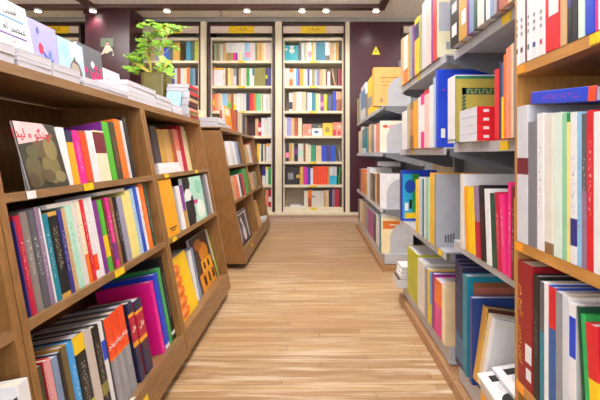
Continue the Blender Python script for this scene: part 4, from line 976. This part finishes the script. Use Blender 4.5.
brow(1, [(211.8,'cream',17),(213.4,'pink',17),(216.6,'white',18.5,{'bands':[(.88,1,'amber')],'look':'first yellow-topped white'}),(219.6,'white',18.5,{'bands':[(.88,1,'amber')],'look':'second yellow-topped white'}),(223,'white',18.5,{'bands':[(.88,1,'amber')],'look':'third yellow-topped white'}),(225,'off white',18),(227.4,'brown',18),(230,'pale yellow',18.5),(233,'pale tan',17.5),(236.2,'grey',17,{'bands':[(0,.6,'pale grey')]}),(238.4,'dark brown',18),(240.6,'tan',17),(243,'white',18),(246,'pale pink',18),(249.2,'green',18.5),(252,'white',18,{'look':'broad white'}),(254,'teal',18,{'bands':[(0,.6,'white')]})]
 + [(256.4,'olive',18.5),(258.8,'olive',18.5),(261.2,'olive',18.5),(263.4,'olive',18.5),(265.2,'olive',18.5),(267.6,'navy',18.5,{'bands':[(.4,.6,'yellow green')]}),(270.6,'indigo',18.5)], 210.2, P(1,C))
brow(2, [(212.2,'red orange',17),(214.6,'orange',17,{'bands':[(.3,.7,'yellow')]}),(217.8,'salmon',17.5),(220.8,'peach',17.5),(222,'white',17),(225,'light blue',17.5),(227.5,'pale blue',17.5),(230.6,'tan',17,{'bands':[(0,.5,'bright green')]}),(233.2,'rust',17),(236,'cream',17,{'bands':[(0,.4,'yellow')]}),(240,'white',17.5),(243,'off white',17.5),(246,'pale grey',17.5),(249.4,'navy',17.5),(253,'red',17.5),(255.6,'orange',17.5),(260.6,'green',17.5,{'bands':[(0,1,'6ac08a')]}),(262,'pale yellow',17)], 210.4, P(2,C))
brow(2, [(266.6,'white',17),(270.6,'off white',17)], 262.5, P(2,C)+', right end')
brow(3, [(258,'tan',17),(261,'crimson',14,{'bands':[(.3,.6,'white')]}),(264.4,'white',18),(267.6,'off white',18),(271,'white',18.5)], 255, P(3,C))
brow(4, [(259,'yellow',18),(261,'white',17.5),(262.8,'olive black',17),(264.4,'cream',17.5),(266,'grey',17),(269.2,'white',18,{'bands':[(.85,1,'amber')],'look':'yellow-topped white'}),(271,'white',18)], 256.6, P(4,C))
brow(5, [(265.4,'indigo',18,{'bands':[(0,.5,'white')]}),(268,'white',18,{'bands':[(.85,1,'yellow')],'look':'yellow-topped white'}),(270.8,'green',17)], 262, P(5,C))
brow(6, [(268.4,'salmon',17),(271,'crimson',17,{'bands':[(.3,.6,'white')]})], 265.4, P(6,C))
C = 'rear bookcase behind the plant'
brow(0, [(142,'cream',18),(146,'pale grey',18),(150,'olive',18),(154,'tan',18),(158,'lilac grey',17),(163,'white',16),(168,'royal blue',18.5),(172.2,'dark green',18.5),(174.5,'gold',18.5),(176.8,'gold',18.5),(179.2,'ochre',18.5)], 139, P(0,C))
brow(0, [(190,'cyan',19.5,{'bands':[(0,1,'1a8ab0')]}),(194,'dark green',19),(198,'yellow green',20)], 185.6, P(0,C)+', right end')
brow(1, [(141,'maroon',18),(144,'navy',18),(147,'tan',18),(162,None),(170,'dark grey',17),(174,'indigo',18.5),(176.5,'pale grey',18),(180,'rust',18.5),(183,'white',18),(186,'cream',18),(189.4,'orange',19),(192,'teal',18),(194.6,'blue grey',18),(198,'black',18)], 138.6, P(1,C))
brow(2, [(194,'red',17),(196.4,'white',17),(198.2,'tan',17)], 190, P(2,C))

# rear books shown cover-out
def rface(px0, px1, i, hpx, colour, label, shapes, extra=6, yo=.05):
    o, w = faceout('B', Xp(px0, YB), Xp(px1, YB), hpx*KB, .02, colour, label, RZ[i], X=YB+yo, extra=extra, parts=False)
    if shapes: art(o, w, shapes)
    return o
rface(284.6, 298.4, 0, 17, 'teal', 'turquoise picture book facing out on top shelf of aisle-end rear bookcase', [('r','2fa8b8',.0,.178,.0,.215),('e','f2f1f0',.09,.14,.035,.035),('p','f2f1f0',[(.06,.21),(.075,.15),(.1,.15),(.12,.21)]),('e','e8f4f4',.02,.16,.015,.02)])
rface(327.8, 333, 2, 17, 'navy', 'navy book facing out between the yellow-green and blue ones, aisle-end rear bookcase', [('r','2c3c7a',.01,.05,.03,.2)])
rface(302.4, 311.4, 3, 12, 'salmon', 'brown-pink booklet facing out, leftmost of the short covers, aisle-end rear bookcase', [('e','c87a5a',.05,.08,.04,.05),('e','d8c0c8',.09,.06,.02,.03)])
rface(311.8, 322.4, 3, 12.2, 'white', 'white and black booklet facing out on fourth shelf of aisle-end rear bookcase', [('r','2a2a22',0,.137,.1,.157),('e','3a5a90',.06,.05,.03,.02),('e','c8b050',.1,.12,.02,.008)])
rface(322.8, 332.8, 3, 13, 'yellow', 'yellow booklet facing out on fourth shelf of aisle-end rear bookcase', [('e','a88a1a',.06,.08,.03,.04)])
rface(333.2, 341.9, 3, 13.8, 'salmon', 'red and pink booklet facing out, rightmost of the short covers, aisle-end rear bookcase', [('r','c8304a',.0,.04,.0,.08),('r','c8304a',.06,.1,.01,.06),('e','f0c0a0',.08,.12,.03,.03)])
flatbook(Xp(305.5, YB), YB+.02, RZ[6], .2, .15, .012, 'white', 'lower white booklet lying on bottom shelf of aisle-end rear bookcase', faces='-y', text=None) if False else None
for k in range(2):
    book(frame(Vector((Xp(303.4-3*k, YB), YB+.03, RZ[6]+.0006+.013*k)), Vector((0,0,1)), Vector((0,1,0)), Vector((-1,0,0))), .0124, .14+.03*(1-k), .16, 'white', f'{lev(2)[k]} white booklet lying on bottom shelf of aisle-end rear bookcase', parts=False, group='white booklets on the bottom rear shelf'); N_BOOKS[0] += 1

# ------------------------------------------------------------------ things on the dark column and panel
Yc = 5.035
st = bx('poster', cm('7d8a72'), Xp(101, Yc), Xp(113, Yc), Yc+.02, Yc+.0235, Zp(56, Yc), Zp(37, Yc)) if False else None
xo, zo = Xp(100.5, Yc), Zp(55.5, Yc)
k = Yc/F
b = MB(); b.box(0, 13*k, 0, .003, 9*k, 17.5*k)
st = tag(b.build('picture_sticker', cm('6a7a64'), None, Matrix.Translation((xo, 5.0365, zo))), 'picture cut-out of a seated figure in pale clothes stuck on the dark column', 'sticker')
b = MB(); b.prism([(0, 0), (3*k, 6*k), (5*k, 10*k), (9*k, 10*k), (12*k, 6*k), (13.5*k, -.5*k), (11*k, 0), (10*k, 4*k), (6*k, 2*k), (4*k, 2.5*k)], 'y', -.002, -.0002); b.build('figure_print', cm('e2e0cc'), st)
b = MB(); b.prism([(7*k+1.6*k*math.cos(a*.4), 12*k+2*k*math.sin(a*.4)) for a in range(16)], 'y', -.0021, -.0003); b.build('figure_print', cm('c8a088'), st)
b = MB(); b.prism([(5.5*k, 13*k), (6*k, 14.6*k), (8*k, 14.6*k), (8.6*k, 13*k), (7*k, 13.6*k)], 'y', -.0028, -.0022); b.prism([(9*k, 0), (9.4*k, 4.4*k), (12.4*k, 4*k), (12*k, 0)], 'y', -.0028, -.0022); b.build('figure_print', cm('26221f'), st)
Yt = 5.40; k = Yt/F; xo, zo = Xp(376, Yt), Zp(54.6, Yt)
b = MB(); b.prism([(-4.2*k, 0), (4.2*k, 0), (.4*k, 8*k), (-.4*k, 8*k)], 'y', -.003, 0)
ws = tag(b.build('warning_sign', cm('d8d020', .35), None, Matrix.Translation((xo, 5.4045, zo))), 'yellow triangular warning sign on the dark panel right of the rear bookcases', 'sign')
b = MB(); b.prism([(.3*k, 5*k), (-1*k, 3*k), (0, 3.1*k), (-.5*k, 1.4*k), (1*k, 3.5*k), (.1*k, 3.4*k), (.9*k, 5*k)], 'y', -.0036, -.0031); b.build('sign_symbol', cm('17161a'), ws)

# ------------------------------------------------------------------ the plant
PT = thing('potted_plant', 'leafy bright green plant in an olive pot on top of the second left case', 'plant', (-.908, 2.43, T1))
b = MB()
def ringsq(hw, z, r=.02):
    out = []
    for cx_, cy_, a0 in ((1,1,0),(-1,1,90),(-1,-1,180),(1,-1,270)):
        for j in range(4):
            a = math.radians(a0+30*j); out.append((cx_*(hw-r)+r*math.cos(a), cy_*(hw-r)+r*math.sin(a), z))
    return out
rs = [b.pts(ringsq(hw, z)) for hw, z in ((.058, .0008), (.062, .01), (.07, .245), (.072, .255), (.066, .255), (.064, .235))]
b.poly(rs[0][::-1]); b.poly(rs[-1])
for p, q_ in zip(rs, rs[1:]):
    for j in range(16): b.poly([p[j], p[(j+1)%16], q_[(j+1)%16], q_[j]])
b.build('pot', woodm('olive_pot', '786c2e', '5f5724', (1,1,1), .25, 12), PT, None, 0, False)
sb = MB(); sb.prism([(p[0], p[1]) for p in ringsq(.062, 0)], 'z', .2352, .24); sb.build('soil', cm('3a2a1c', .9), PT)
LEAF = None
m, n, bs = nt('plant_leaf')
f = noise(n, coords(n), 30, 2)
n.links.new(mixc(n, lin('76ae2c'), lin('a2d048'), ramp(n, f, .35, .65)), bs.inputs['Base Color']); bs.inputs['Roughness'].default_value = .5
LEAF = m
STEM = cm('c9b84a', .6)
rnd = random.Random(3)
clusters = [(131,60,-.03),(139,62,.02),(146,60,0),(128,68,.02),(135,71,-.03),(143,69,.03),(140,41,0),(148,38,.03),(152,45,-.02),(144,47,.02),(158,42,.0),(165,45,.02),(172,44,-.02),(177,46,0),(151,27,.0),(147,24,.02),(166,31,-.02),(172,28,.01),(180,28,0),
            (140,54,-.03),(147,53,.03),(156,52,0),(164,71,.0),(170,76,-.03),(160,70,.03),(150,33,-.02),(157,35,.02),(161,63,-.02),(134,57,.02),(168,67,.02),(155,29,.02)]
lf = MB()
P0 = Vector((-.908, 2.43, T1))
def leaf(c, r, nrm):
    nrm = nrm.normalized(); u = nrm.cross(Vector((.3, 1, .2))).normalized(); v = nrm.cross(u)
    a0 = rnd.uniform(0, 6.28); cen = lf.pts([c - nrm*r*.18])[0]; rg = []
    for j in range(15):
        a = a0 + 2*math.pi*j/15; rr = r*(1 + (.16 if j % 3 == 1 else -.1)); 
        if j == 0: rr = r*.35
        rg.append(c + u*rr*math.cos(a) + v*rr*math.sin(a) + nrm*(rnd.uniform(-.1,.12)*r))
    ids = lf.pts(rg)
    for j in range(15): lf.poly([cen, ids[j], ids[(j+1)%15]])
tips = []
for px, py, dx in clusters:
    Y = 2.43 + rnd.uniform(-.09, .09)
    c = Vector((Xp(px, Y)-P0.x, Y-P0.y, Zp(py, Y)-P0.z)); tips.append(c)
    for j in range(3):
        o_ = Vector((rnd.uniform(-.028,.028), rnd.uniform(-.03,.03), rnd.uniform(-.012,.018)))
        leaf(c+o_, rnd.uniform(.02,.03), Vector((rnd.uniform(.0,.7), rnd.uniform(-.9,-.1), rnd.uniform(.5,1.1))))
lo = lf.build('foliage', LEAF, PT, None, 0, True)
mains = [[(-.03,0,.235),(-.04,.0,.32),(-.065,-.02,.4),(-.05,0,.46)], [(.0,.01,.235),(.01,0,.31),(.025,.0,.37),(.04,0,.43),(.055,.01,.49)], [(.02,-.01,.235),(.045,-.01,.29),(.06,0,.33)], [(-.01,-.02,.235),(-.07,-.03,.29),(-.13,-.02,.32)]]
for mpath in mains:
    b = MB(); b.tube(mpath, [.009, .008, .006, .005, .004][:len(mpath)], 7)
    b.build('stem', STEM, PT, None, 0, True)
b = MB()
nodes = [Vector(p) for mp in mains for p in mp[1:]]
for c in tips:
    q_ = min(nodes, key=lambda p: (p-c).length + (.1 if p.z > c.z else 0)); b.tube([q_, (q_+c)/2 + Vector((0,0,-.012)), c], .0025, 5)
b.build('leaf_stalk', cm('a8b848', .6), PT, None, 0, True)

# the far books: the largest as single things up to about three hundred books in all, the rest as one mass
REAR.sort(key=lambda r: -r[0])
room = max(0, 330 - N_BOOKS[0])
for _, a, kw in REAR[:room]: book(*a, **kw)
if REAR[room:]:
    obs = []
    for _, a, kw in REAR[room:]: obs.append((book(*a, **kw), a[0]))
    big = bmesh.new(); mats = []; 
    for o, MM in obs:
        me = o.data.copy(); me.transform(MM)
        idx = []
        for mm in me.materials:
            if mm not in mats: mats.append(mm)
            idx.append(mats.index(mm))
        for p in me.polygons: p.material_index = idx[p.material_index]
        big.from_mesh(me); bpy.data.meshes.remove(me); bpy.data.objects.remove(o)
    me = bpy.data.meshes.new('rear_shelf_books'); big.to_mesh(me); big.free()
    for mm in mats: me.materials.append(mm)
    o = bpy.data.objects.new('rear_shelf_books', me); COL.objects.link(o); o['kind'] = 'stuff'
    tag(o, 'remaining slim books filling the shelves of the rear bookcases', 'books')
print('BOOKS', N_BOOKS[0], 'REAR', len(REAR), 'room', room)

# ------------------------------------------------------------------ camera, world, view
cam = bpy.data.cameras.new('camera'); cam.sensor_width = 36; cam.sensor_fit = 'HORIZONTAL'; cam.lens = 36*F/600
cam.shift_x = -(CX-300)/600; cam.shift_y = -(200-CY)/600; cam.clip_start = .02
co = bpy.data.objects.new('camera', cam); COL.objects.link(co); co.location = (0, 0, EYE); co.rotation_euler = (math.radians(90), 0, 0)
SC.camera = co
w = bpy.data.worlds.new('world'); SC.world = w; w.use_nodes = True
bg = w.node_tree.nodes['Background']; bg.inputs[0].default_value = (.8, .88, 1, 1); bg.inputs[1].default_value = .6
SC.view_settings.view_transform = 'Standard'; SC.view_settings.look = 'None'; SC.view_settings.gamma = 1; SC.view_settings.exposure = -0.75
SC.view_settings.use_curve_mapping = False
